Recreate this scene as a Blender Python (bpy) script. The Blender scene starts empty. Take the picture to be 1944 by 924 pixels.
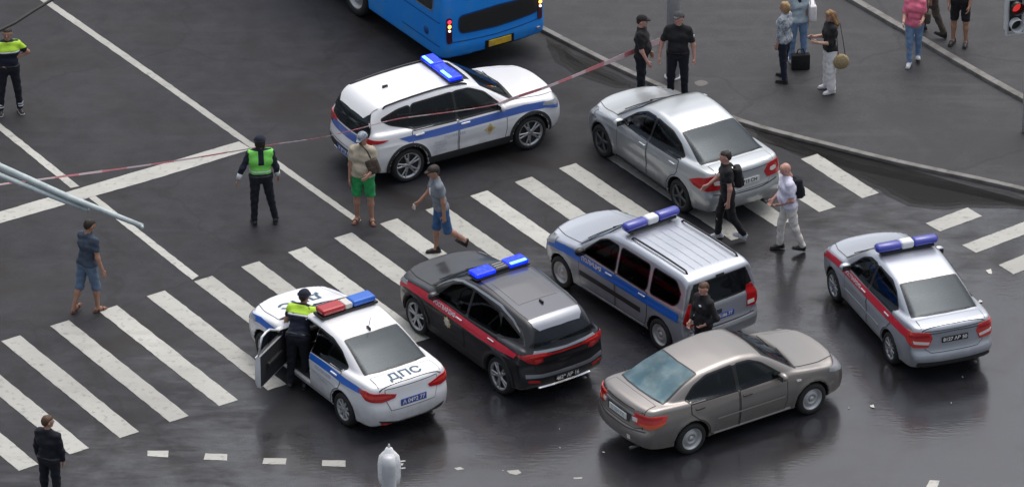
import bpy, bmesh, math, random
import numpy as np
from mathutils import Vector, Matrix
from mathutils.bvhtree import BVHTree
from mathutils.geometry import delaunay_2d_cdt
R = math.radians
random.seed(4); RNG = np.random.RandomState(4)
S = bpy.context.scene
COL = S.collection

# ------------------------------------------------------------------ camera, sky, sun, exposure
CAM_H, CAM_P, CAM_F, CAM_Y = 49.868, R(27.991), 11002.5, -94.0
cd = bpy.data.cameras.new('camera'); cam = bpy.data.objects.new('camera', cd); COL.objects.link(cam)
cam.location = (0, CAM_Y, CAM_H); cam.rotation_euler = (math.pi/2 - CAM_P, 0, 0)
cd.sensor_width = 36; cd.lens = 36*CAM_F/1944; cd.clip_start = 1; cd.clip_end = 2000
S.camera = cam
w = bpy.data.worlds.new('World'); S.world = w; w.use_nodes = True
nt = w.node_tree; bg = nt.nodes['Background']
sky = nt.nodes.new('ShaderNodeTexSky'); sky.sky_type = 'NISHITA'; sky.sun_disc = False
SUN_EL, SUN_AZ = R(70), R(25)
sky.sun_elevation = SUN_EL; sky.sun_rotation = SUN_AZ; sky.dust_density = 6; sky.air_density = 1.2
hs = nt.nodes.new('ShaderNodeHueSaturation'); hs.inputs['Saturation'].default_value = 0.46
nt.links.new(sky.outputs[0], hs.inputs['Color']); nt.links.new(hs.outputs[0], bg.inputs[0])
bg.inputs[1].default_value = 0.115
ld = bpy.data.lights.new('sun', 'SUN'); sun = bpy.data.objects.new('sun', ld); COL.objects.link(sun)
ld.energy = 0.6; ld.angle = R(75); ld.color = (1, .985, .96)
# azimuth measured clockwise from +Y like the sky texture's rotation
sd = Vector((math.sin(SUN_AZ)*math.cos(SUN_EL), math.cos(SUN_AZ)*math.cos(SUN_EL), math.sin(SUN_EL)))
sun.rotation_euler = sd.to_track_quat('Z', 'Y').to_euler()
S.view_settings.view_transform = 'Standard'; S.view_settings.look = 'None'
S.view_settings.exposure = 0.47; S.view_settings.gamma = 1.0; S.view_settings.use_curve_mapping = False

def G(px, py, z=0.0):
    """where the line of sight through a photo pixel meets the height z"""
    u = (px-972)/CAM_F; v = -(py-462)/CAM_F
    d = (u, math.cos(CAM_P)+v*math.sin(CAM_P), -math.sin(CAM_P)+v*math.cos(CAM_P))
    t = (z-CAM_H)/d[2]
    return Vector((d[0]*t, CAM_Y+d[1]*t, z))

# ------------------------------------------------------------------ materials
def mat(name, col, rough=.5, metal=0, coat=0, spec=.5, emit=None, est=0, noise=None, bump=None, trans=0, alpha=1, sheen=0):
    m = bpy.data.materials.new(name); m.use_nodes = True; n = m.node_tree; b = n.nodes['Principled BSDF']
    b.inputs['Base Color'].default_value = (*col, 1); b.inputs['Roughness'].default_value = rough
    b.inputs['Metallic'].default_value = metal; b.inputs['Coat Weight'].default_value = coat
    b.inputs['Coat Roughness'].default_value = .04; b.inputs['Specular IOR Level'].default_value = spec
    b.inputs['Transmission Weight'].default_value = trans; b.inputs['Alpha'].default_value = alpha
    b.inputs['Sheen Weight'].default_value = sheen
    if emit: b.inputs['Emission Color'].default_value = (*emit, 1); b.inputs['Emission Strength'].default_value = est
    tc = n.nodes.new('ShaderNodeTexCoord')
    if noise:          # (scale, second colour, low, high)
        t = n.nodes.new('ShaderNodeTexNoise'); t.inputs['Scale'].default_value = noise[0]; t.inputs['Detail'].default_value = 6
        r = n.nodes.new('ShaderNodeMapRange'); r.inputs[1].default_value = noise[2]; r.inputs[2].default_value = noise[3]
        x = n.nodes.new('ShaderNodeMix'); x.data_type = 'RGBA'
        x.inputs[6].default_value = (*col, 1); x.inputs[7].default_value = (*noise[1], 1)
        n.links.new(tc.outputs['Object'], t.inputs['Vector']); n.links.new(t.outputs[0], r.inputs[0])
        n.links.new(r.outputs[0], x.inputs[0]); n.links.new(x.outputs[2], b.inputs['Base Color'])
    if bump:           # (scale, strength, distance)
        t = n.nodes.new('ShaderNodeTexNoise'); t.inputs['Scale'].default_value = bump[0]; t.inputs['Detail'].default_value = 4
        k = n.nodes.new('ShaderNodeBump'); k.inputs['Strength'].default_value = bump[1]; k.inputs['Distance'].default_value = bump[2]
        n.links.new(tc.outputs['Object'], t.inputs['Vector']); n.links.new(t.outputs[0], k.inputs['Height'])
        n.links.new(k.outputs[0], b.inputs['Normal'])
    return m
def paint(name, col, metal=0., rough=.32, dirt=(.12,.11,.10)):
    """car paint with a clear coat, drops of rain and a film of road dirt low down"""
    m = mat(name, col, rough, metal, .75, .5)
    n = m.node_tree; b = n.nodes['Principled BSDF']; tc = n.nodes.new('ShaderNodeTexCoord')
    sp = n.nodes.new('ShaderNodeSeparateXYZ'); n.links.new(tc.outputs['Object'], sp.inputs[0])
    t = n.nodes.new('ShaderNodeTexNoise'); t.inputs['Scale'].default_value = 5; t.inputs['Detail'].default_value = 8
    n.links.new(tc.outputs['Object'], t.inputs['Vector'])
    r = n.nodes.new('ShaderNodeMapRange'); r.inputs[1].default_value = .75; r.inputs[2].default_value = .18
    n.links.new(sp.outputs[2], r.inputs[0])
    mu = n.nodes.new('ShaderNodeMath'); mu.operation = 'MULTIPLY'; n.links.new(r.outputs[0], mu.inputs[0]); n.links.new(t.outputs[0], mu.inputs[1])
    x = n.nodes.new('ShaderNodeMix'); x.data_type = 'RGBA'; x.inputs[6].default_value = (*col, 1); x.inputs[7].default_value = (*dirt, 1)
    n.links.new(mu.outputs[0], x.inputs[0]); n.links.new(x.outputs[2], b.inputs['Base Color'])
    t2 = n.nodes.new('ShaderNodeTexNoise'); t2.inputs['Scale'].default_value = 90; n.links.new(tc.outputs['Object'], t2.inputs['Vector'])
    k = n.nodes.new('ShaderNodeBump'); k.inputs['Strength'].default_value = .18; k.inputs['Distance'].default_value = .002
    n.links.new(t2.outputs[0], k.inputs['Height']); n.links.new(k.outputs[0], b.inputs['Normal']); n.links.new(k.outputs[0], b.inputs['Coat Normal'])
    return m
M = {}
M['white'] = paint('white_paint', (.82,.83,.86)); M['silver'] = paint('silver_paint', (.56,.59,.61), .60, .30)
M['silver_blue'] = paint('cool_silver_paint', (.49,.52,.58), .60, .30)
M['greysilver'] = paint('grey_silver_paint', (.45,.47,.50), .7, .30)
M['dark'] = paint('dark_grey_paint', (.008,.009,.013), .15, .3, (.05,.047,.045)); M['champagne'] = paint('champagne_paint', (.285,.262,.246), .60, .28)
M['spoilergrey'] = paint('spoiler_paint', (.28,.30,.34), .5, .28); M['roofgrey'] = paint('grey_roof_paint', (.085,.09,.11), .4, .28)
M['busblue'] = mat('blue_bus_paint', (.010,.27,.86), .42, 0, .3, noise=(3,(.05,.29,.70),.48,.80))
M['plastic'] = mat('black_plastic', (.025,.025,.027), .5, bump=(120,.2,.003)); M['trim'] = mat('black_trim', (.012,.012,.013), .3)
M['gap'] = mat('panel_gap', (.01,.01,.01), .8); M['gapsoft'] = mat('soft_panel_gap', (.05,.05,.055), .7)
M['glass'] = mat('tinted_glass', (.012,.015,.018), .06, 0, .3, .5, noise=(2.2,(.05,.055,.06),.45,.75))
M['rearglass'] = mat('wet_rear_glass', (.045,.055,.065), .16, 0, .6, .6, noise=(1.6,(.10,.115,.13),.35,.8))
M['darkrearglass'] = mat('privacy_rear_glass', (.02,.022,.026), .12, 0, .6, .6, noise=(1.6,(.06,.065,.075),.35,.8))
def carglass(name, tint, film=0., filmcol=(.3,.34,.37), sc=2., ior=1.45, c2=None):
    """window glass one can see through: a tinted clear layer under a reflecting surface, with a film of wet or of painted reflections"""
    m = bpy.data.materials.new(name); m.use_nodes = True; n = m.node_tree; n.nodes.clear(); L = n.links.new
    o = n.nodes.new('ShaderNodeOutputMaterial'); t = n.nodes.new('ShaderNodeBsdfTransparent'); t.inputs[0].default_value = (tint*.92, tint, tint*1.02, 1)
    g = n.nodes.new('ShaderNodeBsdfGlossy'); g.inputs['Roughness'].default_value = .05; g.inputs[0].default_value = (.72,.82,.92,1)
    f = n.nodes.new('ShaderNodeFresnel'); f.inputs[0].default_value = ior; x = n.nodes.new('ShaderNodeMixShader'); L(f.outputs[0], x.inputs[0]); 
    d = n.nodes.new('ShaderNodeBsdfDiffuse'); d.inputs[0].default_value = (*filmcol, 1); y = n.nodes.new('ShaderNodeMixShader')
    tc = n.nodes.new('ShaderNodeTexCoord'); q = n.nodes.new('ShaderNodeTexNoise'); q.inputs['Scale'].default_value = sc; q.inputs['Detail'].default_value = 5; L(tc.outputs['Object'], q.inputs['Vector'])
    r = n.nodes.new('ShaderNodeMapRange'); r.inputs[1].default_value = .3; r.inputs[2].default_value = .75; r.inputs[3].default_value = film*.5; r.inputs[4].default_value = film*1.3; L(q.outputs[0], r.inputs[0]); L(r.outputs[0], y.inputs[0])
    if c2:  # second film colour, for painted reflections
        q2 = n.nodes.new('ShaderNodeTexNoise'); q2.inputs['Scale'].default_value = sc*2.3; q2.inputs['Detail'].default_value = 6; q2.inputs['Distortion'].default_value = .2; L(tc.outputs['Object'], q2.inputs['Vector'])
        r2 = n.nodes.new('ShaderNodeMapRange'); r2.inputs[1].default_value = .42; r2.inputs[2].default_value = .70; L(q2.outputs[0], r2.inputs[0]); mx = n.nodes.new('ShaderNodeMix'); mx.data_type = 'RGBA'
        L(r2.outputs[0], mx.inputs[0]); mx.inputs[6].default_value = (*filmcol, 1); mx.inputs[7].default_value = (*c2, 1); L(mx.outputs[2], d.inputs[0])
    L(t.outputs[0], y.inputs[1]); L(d.outputs[0], y.inputs[2]); L(y.outputs[0], x.inputs[1]); L(g.outputs[0], x.inputs[2]); L(x.outputs[0], o.inputs[0]); return m
M['sideglass'] = carglass('tinted_side_glass', .34); M['screen'] = carglass('windscreen_glass', .5, .03)
M['rearglass'] = carglass('wet_rear_glass', .20, .12, (.14,.17,.19)); M['darkrearglass'] = carglass('privacy_rear_glass', .08, .10, (.10,.11,.13)); M['darkside'] = carglass('privacy_side_glass', .14, ior=1.2)
M['cabin'] = mat('cabin_lining', (.035,.035,.038), .9); M['upholstery'] = mat('grey_upholstery', (.10,.10,.105), .9, noise=(8,(.06,.06,.065),.4,.7)); M['dash'] = mat('dashboard_plastic', (.03,.03,.032), .6)
M['chrome'] = mat('chrome', (.75,.76,.78), .18, 1); M['alloy'] = mat('alloy_rim', (.55,.56,.58), .3, .8)
M['alloydark'] = mat('dark_alloy', (.11,.11,.115), .4, .5); M['steelrim'] = mat('steel_wheel', (.48,.49,.50), .4, .5)
M['hub'] = mat('brake_and_hub', (.03,.03,.03), .7)
M['rubber'] = mat('tyre_rubber', (.018,.018,.019), .75, bump=(60,.4,.004))
M['redlens'] = mat('red_lamp_lens', (.45,.012,.015), .15, 0, .6); M['redlens2'] = mat('bright_red_lens', (.60,.045,.04), .2, 0, .6)
M['whitelens'] = mat('clear_lamp_lens', (.75,.72,.70), .15, 0, .6); M['headlens'] = mat('head_lamp_glass', (.35,.37,.40), .08, 0, .8)
M['redglow'] = mat('lit_tail_lamp', (.7,.02,.02), .3, emit=(1,.03,.08), est=1.6); M['amberglow'] = mat('lit_amber_lamp', (.9,.45,.1), .3, emit=(1,.45,.08), est=2.2)
M['palegl'] = mat('lit_pale_lamp', (.9,.85,.8), .3, emit=(1,.85,.7), est=1.6)
M['bluestripe'] = mat('blue_vinyl', (.015,.13,.58), .35, 0, .3, noise=(6,(.04,.15,.48),.5,.9))
M['bluestripe2'] = mat('light_blue_vinyl', (.07,.15,.50), .35, 0, .4, noise=(6,(.13,.2,.5),.5,.9))
M['redstripe'] = mat('red_vinyl', (.66,.014,.045), .34, 0, .3, noise=(6,(.52,.03,.06),.5,.9))
M['bluelens'] = mat('blue_beacon_lens', (.05,.06,.34), .2, 0, .6, emit=(.02,.05,.9), est=.03)
M['bluelit'] = mat('lit_blue_beacon', (.01,.03,.5), .15, emit=(.005,.03,1), est=.55, noise=(14,(.02,.10,.75),.5,.65))
M['bluecore'] = mat('beacon_lamp_lit', (.3,.6,1), .2, emit=(.08,.30,1), est=2.0)
M['redbeacon'] = mat('red_beacon_lens', (.42,.015,.02), .15, 0, .6); M['cream'] = mat('cream_speaker_cover', (.62,.60,.56), .4)
M['whiteplastic'] = mat('white_plastic', (.75,.77,.8), .4)
M['plateblue'] = mat('blue_plate', (.05,.09,.35), .4); M['plateblack'] = mat('black_plate', (.015,.015,.015), .4)
M['platewhite'] = mat('white_plate', (.72,.74,.72), .4); M['plateyellow'] = mat('yellow_plate', (.75,.48,.03), .4, noise=(9,(.45,.33,.12),.45,.75))
M['ink'] = mat('black_lettering', (.03,.04,.06), .5); M['inkgrey'] = mat('grey_small_print', (.42,.46,.55), .5); M['inkwhite'] = mat('white_lettering', (.8,.8,.82), .5)
M['gold'] = mat('gold_emblem', (.62,.52,.28), .5); M['emblemwhite'] = mat('emblem_white', (.7,.68,.62), .5); M['emblemred'] = mat('emblem_brown', (.42,.26,.12), .5)
M['seat'] = mat('dark_seat_fabric', (.03,.03,.035), .9)

# ------------------------------------------------------------------ object helpers
def link(name, me, parent=None, loc=None):
    o = bpy.data.objects.new(name, me); COL.objects.link(o)
    if parent: o.parent = parent
    if loc is not None: o.location = loc
    return o
def mesh_from(name, V, F, m, smooth=True, parent=None, tri=False):
    """V (n,3) array, F (k,3|4) int array or a python list of faces"""
    me = bpy.data.meshes.new(name)
    if isinstance(F, np.ndarray):
        k = F.shape[1]; me.vertices.add(len(V)); me.vertices.foreach_set('co', np.asarray(V, np.float32).ravel())
        me.loops.add(F.size); me.loops.foreach_set('vertex_index', F.astype(np.int32).ravel())
        me.polygons.add(len(F)); me.polygons.foreach_set('loop_start', np.arange(0, F.size, k, dtype=np.int32))
        me.update(calc_edges=True); me.validate()
    else:
        me.from_pydata([tuple(v) for v in V], [], [list(f) for f in F]); me.update()
    for mm in (m if isinstance(m, (list, tuple)) else [m]): me.materials.append(mm)
    if smooth: me.polygons.foreach_set('use_smooth', [True]*len(me.polygons))
    return link(name, me, parent)
def tag(o, label=None, cat=None, group=None, kind=None):
    if label: o['label'] = label
    if cat: o['category'] = cat
    if group: o['group'] = group
    if kind: o['kind'] = kind
    return o
def empty(name, loc, rz, label, cat, group=None):
    o = bpy.data.objects.new(name, None); COL.objects.link(o); o.location = loc; o.rotation_euler = (0,0,rz); o.empty_display_size = .3
    return tag(o, label, cat, group)
def bm_obj(name, bm, m, parent=None, smooth=True):
    me = bpy.data.meshes.new(name); bm.to_mesh(me); bm.free()
    for mm in (m if isinstance(m, (list, tuple)) else [m]): me.materials.append(mm)
    if smooth: me.polygons.foreach_set('use_smooth', [True]*len(me.polygons))
    return link(name, me, parent)
def rbox_bm(sx, sy, sz, r=.02, loc=(0,0,0), rot=None, bm=None, seg=3):
    t = bmesh.new(); bmesh.ops.create_cube(t, size=1)
    bmesh.ops.scale(t, vec=(sx, sy, sz), verts=t.verts)
    if r > 0: bmesh.ops.bevel(t, geom=t.edges[:], offset=r, segments=seg, profile=.5, affect='EDGES')
    mt = Matrix.Translation(loc)
    if rot: mt = mt @ rot
    bmesh.ops.transform(t, matrix=mt, verts=t.verts)
    if bm is None: return t
    me = bpy.data.meshes.new('tmp'); t.to_mesh(me); t.free(); bm.from_mesh(me); bpy.data.meshes.remove(me)
    return bm
def rbox(name, sx, sy, sz, r, loc, m, parent=None, rot=None, seg=3):
    return bm_obj(name, rbox_bm(sx, sy, sz, r, loc, rot, seg=seg), m, parent, smooth=False)
def tube_arrays(pts, rad, seg=10, caps=True):
    P = [Vector(p) for p in pts]; n = len(P); rr = rad if isinstance(rad, (list, tuple)) else [rad]*n
    V = []; F = []
    for i in range(n):
        t = (P[min(i+1, n-1)] - P[max(i-1, 0)]).normalized()
        a = t.cross(Vector((0,0,1)));
        if a.length < 1e-3: a = t.cross(Vector((0,1,0)))
        a.normalize(); b = t.cross(a)
        for k in range(seg):
            q = 2*math.pi*k/seg; V.append(P[i] + (a*math.cos(q)+b*math.sin(q))*rr[i])
    for i in range(n-1):
        for k in range(seg):
            F.append((i*seg+k, i*seg+(k+1)%seg, (i+1)*seg+(k+1)%seg, (i+1)*seg+k))
    if caps: F.append(tuple(range(seg-1,-1,-1))); F.append(tuple((n-1)*seg+k for k in range(seg)))
    return V, F
def tube(name, pts, rad, m, parent=None, seg=10):
    V, F = tube_arrays(pts, rad, seg); return mesh_from(name, V, F, m, True, parent)
def lathe(name, prof, m, parent=None, seg=40, axis='y', closed=False):
    """prof: (radius, offset along the axis)"""
    V = []; F = []; n = len(prof)
    for k in range(seg):
        q = 2*math.pi*k/seg; c, s = math.cos(q), math.sin(q)
        for r, h in prof: V.append((r*c, h, r*s) if axis == 'y' else (r*c, r*s, h))
    for k in range(seg):
        k2 = (k+1) % seg
        for i in range(n-1 if not closed else n):
            j = (i+1) % n; F.append((k*n+i, k*n+j, k2*n+j, k2*n+i))
    o = mesh_from(name, V, F, m, True, parent); return o
def ellipsoid(name, r, loc, m, parent=None, rot=None, seg=16):
    bm = bmesh.new(); bmesh.ops.create_uvsphere(bm, u_segments=seg, v_segments=seg//2+2, radius=1)
    mt = Matrix.Translation(loc) @ (rot or Matrix()) @ Matrix.Diagonal((*r, 1))
    bmesh.ops.transform(bm, matrix=mt, verts=bm.verts); return bm_obj(name, bm, m, parent)

# ------------------------------------------------------------------ implicit surfaces
def smin(a, b, k): h = np.clip(.5+.5*(b-a)/k, 0, 1); return b*(1-h)+a*h - k*h*(1-h)
def smax(a, b, k): return -smin(-a, -b, k)
def surface_nets(Fv, lo, h):
    s = Fv < 0; nx, ny, nz = Fv.shape
    cs = np.zeros((nx-1, ny-1, nz-1), int)
    for a in (0,1):
        for b in (0,1):
            for c in (0,1): cs += s[a:nx-1+a, b:ny-1+b, c:nz-1+c]
    act = (cs > 0) & (cs < 8); idx = -np.ones(act.shape, int); cells = np.argwhere(act); idx[act] = np.arange(len(cells))
    acc = np.zeros((len(cells), 3)); cnt = np.zeros(len(cells)); I, J, K = cells.T
    for ax in range(3):
        o1, o2 = [q for q in range(3) if q != ax]
        for a in (0,1):
            for b in (0,1):
                off = [0,0,0]; off[o1] = a; off[o2] = b; e = off.copy(); e[ax] = 1
                f0 = Fv[I+off[0], J+off[1], K+off[2]]; f1 = Fv[I+e[0], J+e[1], K+e[2]]
                m = (f0 < 0) != (f1 < 0); t = np.where(m, f0/np.where(f0-f1 == 0, 1, f0-f1), 0)
                p = np.tile(np.array(off, float), (len(cells), 1)); p[:, ax] = t
                acc[m] += p[m]; cnt[m] += 1
    V = (cells + acc/cnt[:, None])*h + np.array(lo)
    faces = []
    for ax in range(3):
        o1, o2 = (ax+1) % 3, (ax+2) % 3
        sl0 = [slice(None)]*3; sl1 = [slice(None)]*3; sl0[ax] = slice(0, -1); sl1[ax] = slice(1, None)
        ch = s[tuple(sl0)] != s[tuple(sl1)]
        E = np.argwhere(ch); ok = (E[:, o1] > 0) & (E[:, o2] > 0) & (E[:, o1] < Fv.shape[o1]-1) & (E[:, o2] < Fv.shape[o2]-1); E = E[ok]
        d1 = np.zeros(3, int); d1[o1] = 1; d2 = np.zeros(3, int); d2[o2] = 1
        g = lambda c: idx[c[:, 0], c[:, 1], c[:, 2]]
        q = np.stack([g(E-d1-d2), g(E-d2), g(E), g(E-d1)], 1)
        fl = s[E[:, 0], E[:, 1], E[:, 2]]; q[~fl] = q[~fl][:, ::-1]; faces.append(q)
    return V, np.concatenate(faces)
def mesh_sdf(f, lo, hi, h, newton=2):
    lo = np.array(lo, float); n = np.ceil((np.array(hi)-lo)/h).astype(int)+1
    ax = [lo[i]+h*np.arange(n[i]) for i in range(3)]
    X, Y, Z = np.meshgrid(*ax, indexing='ij'); V, F = surface_nets(f(X, Y, Z), lo, h)
    for _ in range(newton):
        x, y, z = V.T; e = h*.25; c = f(x, y, z)
        g = np.stack([f(x+e, y, z)-f(x-e, y, z), f(x, y+e, z)-f(x, y-e, z), f(x, y, z+e)-f(x, y, z-e)], 1)/(2*e)
        st = -c[:, None]*g/np.maximum((g*g).sum(1), .2)[:, None]
        ln = np.linalg.norm(st, axis=1, keepdims=True); st *= np.minimum(1, h*.5/np.maximum(ln, 1e-9)); V = V+st
    return V, F
def table(pts, sm=.06, lo=-2.0, hi=5.5, step=.01):
    """smooth curve through a list of (x, value)"""
    xs = np.arange(lo, hi, step); p = sorted(pts); v = np.interp(xs, [a for a, _ in p], [b for _, b in p])
    if sm > 0:
        k = int(3*sm/step); g = np.exp(-.5*(np.arange(-k, k+1)*step/sm)**2); g /= g.sum()
        v = np.convolve(np.pad(v, k, mode='edge'), g, 'valid')
    return lambda x: np.interp(x, xs, v)
def slope_of(fn, lo=-2.0, hi=5.5, step=.01):
    xs = np.arange(lo, hi, step); v = fn(xs); g = np.gradient(v, step); c = 1/np.sqrt(1+g*g); return lambda x: np.interp(x, xs, c)

# ------------------------------------------------------------------ projecting trim on a body
def one_piece(F):
    """the largest connected set of faces"""
    par = {}
    def fd(a):
        while par.setdefault(a, a) != a: par[a] = par[par[a]]; a = par[a]
        return a
    for f in F:
        r0 = fd(f[0])
        for q in f[1:]: par[fd(q)] = r0
    cnt = {}
    for f in F: r0 = fd(f[0]); cnt[r0] = cnt.get(r0, 0)+1
    b = max(cnt, key=cnt.get); return [f for f in F if fd(f[0]) == b]
class Skin:
    """lays windows, lamps, panels, stripes and lettering on a body surface, each as a mesh of its own"""
    def __init__(s, V, F, root, body):
        s.bvh = BVHTree.FromPolygons([tuple(v) for v in V], [tuple(int(i) for i in f) for f in F]); s.root = root; s.body = body
    def ray(s, mode, u, v):
        if mode == 'L': return Vector((u, 3, v)), Vector((0,-1,0))
        if mode == 'R': return Vector((u,-3, v)), Vector((0, 1,0))
        if mode == 'T': return Vector((u, v, 5)), Vector((0,0,-1))
        if mode == 'B': return Vector((-5, u, v)), Vector((1,0,0))
        if mode == 'F': return Vector((9, u, v)), Vector((-1,0,0))
        xc = mode[1]; a = R(u*100); d = Vector((math.cos(a), math.sin(a), 0))
        return Vector((xc, 0, v))+d*4, -d
    def hit(s, mode, u, v, off, clamp=False):
        if clamp:
            for _ in range(40):
                o, d = s.ray(mode, u, v); p, n, _i, _d = s.bvh.ray_cast(o, d, 12)
                if p is not None and abs(n.y) > .48: break
                v -= .008
        o, d = s.ray(mode, u, v); p, n, _, _ = s.bvh.ray_cast(o, d, 12)
        if p is None: return None
        if n.dot(d) > 0: n = -n
        return p + n*off, p - n*.006
    def patch(s, name, mode, poly, m, off=.006, step=.03, parent=None, thick=False, smooth=True, clamp=False):
        # densify the outline
        q = []
        for i in range(len(poly)):
            a, b = Vector(poly[i]), Vector(poly[(i+1) % len(poly)]); k = max(1, int((b-a).length/step))
            q += [a+(b-a)*j/k for j in range(k)]
        n = len(q); us = [p[0] for p in q]; vs = [p[1] for p in q]; inn = []
        x = min(us)+step*.53
        while x < max(us):
            y = min(vs)+step*.57
            while y < max(vs): inn.append(Vector((x, y))); y += step
            x += step
        vv, ee, ff, *_ = delaunay_2d_cdt(q+inn, [], [list(range(n))], 1, 1e-5)
        P = [s.hit(mode, a[0], a[1], off, clamp) for a in vv]
        F = [f for f in ff if all(P[i] is not None for i in f)]
        # drop faces that jump across a gap
        lim = max(.12, step*5); F = [f for f in F if max((P[f[i]][0]-P[f[i-1]][0]).length for i in range(len(f))) < lim]
        if not F: return None
        F = one_piece(F); used = sorted({i for f in F for i in f}); mp = {i: k for k, i in enumerate(used)}
        V = [P[i][0] for i in used]; F = [[mp[i] for i in f] for f in F]
        # turn outwards
        ctr = sum(V, Vector())/len(V); f0 = F[len(F)//2]; nn = (V[f0[1]]-V[f0[0]]).cross(V[f0[2]]-V[f0[0]])
        dd = s.ray(mode, vv[used[f0[0]]][0], vv[used[f0[0]]][1])[1]
        if nn.dot(dd) > 0: F = [f[::-1] for f in F]
        if thick:
            cnt = {}
            for f in F:
                for i in range(len(f)): a, b = f[i-1], f[i]; cnt[(a, b)] = 1
            ed = [(a, b) for (a, b) in cnt if (b, a) not in cnt]; low = {}
            for a, b in ed:
                for k in (a, b):
                    if k not in low: low[k] = len(V); V += [V[k].copy(), P[used[k]][1]]
            F += [[low[b], low[a], low[a]+1, low[b]+1] for a, b in ed]
        return mesh_from(name, V, F, m, smooth, parent or s.root)
    def strip(s, name, mode, pts, wd, m, off=.003, parent=None, step=.03):
        """a ribbon of width wd along a polyline"""
        Q = []
        P = [Vector(p) for p in pts]
        for a, b in zip(P[:-1], P[1:]):
            k = max(1, int((b-a).length/step)); Q += [a+(b-a)*j/k for j in range(k)]
        Q.append(P[-1]); V = []; F = []; ok = []
        for i, p in enumerate(Q):
            t = (Q[min(i+1, len(Q)-1)]-Q[max(i-1, 0)]).normalized(); nn = Vector((-t.y, t.x))*wd/2
            a = s.hit(mode, *(p+nn), off); b = s.hit(mode, *(p-nn), off)
            ok.append(a is not None and b is not None); V += [a[0] if a else Vector(), b[0] if b else Vector()]
        for i in range(len(Q)-1):
            if ok[i] and ok[i+1] and (V[2*i]-V[2*i+2]).length < .2: F.append((2*i, 2*i+1, 2*i+3, 2*i+2))
        if F: return mesh_from(name, V, one_piece(F), m, True, parent or s.root)
    def text(s, name, mode, txt, pos, size, m, off=.012, flip=1, rot=0, stretch=1, parent=None, up=1, bold=.0):
        c = bpy.data.curves.new('t', 'FONT'); c.body = txt; c.size = size; c.align_x = 'CENTER'; c.align_y = 'CENTER'; c.resolution_u = 2; c.offset = bold
        o = bpy.data.objects.new('t', c); COL.objects.link(o); dg = bpy.context.evaluated_depsgraph_get()
        me = bpy.data.meshes.new_from_object(o.evaluated_get(dg)); bpy.data.objects.remove(o); bpy.data.curves.remove(c)
        ca, sa = math.cos(rot), math.sin(rot); V = []; bad = set()
        for i, v in enumerate(me.vertices):
            x, y = v.co.x*stretch*flip, v.co.y*up; u, q = pos[0]+x*ca-y*sa, pos[1]+x*sa+y*ca
            h = s.hit(mode, u, q, off)
            if h is None: bad.add(i); V.append(Vector())
            else: V.append(h[0])
        F = [list(p.vertices) for p in me.polygons if not any(i in bad for i in p.vertices)]
        bpy.data.meshes.remove(me)
        if F: return mesh_from(name, V, F, m, False, parent or s.root)

def smooth_poly(pts, r=.06):
    """rounds the corners of a closed outline with radius about r"""
    out = []; n = len(pts)
    for i in range(n):
        a, b, c = Vector(pts[i-1]), Vector(pts[i]), Vector(pts[(i+1) % n]); d1 = min(r, (a-b).length*.42); d2 = min(r, (c-b).length*.42)
        p = b+(a-b).normalized()*d1; q = b+(c-b).normalized()*d2
        for k in range(5): t = k/4; out.append(tuple(p*(1-t)**2+b*2*t*(1-t)+q*t*t))
    return out
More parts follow.
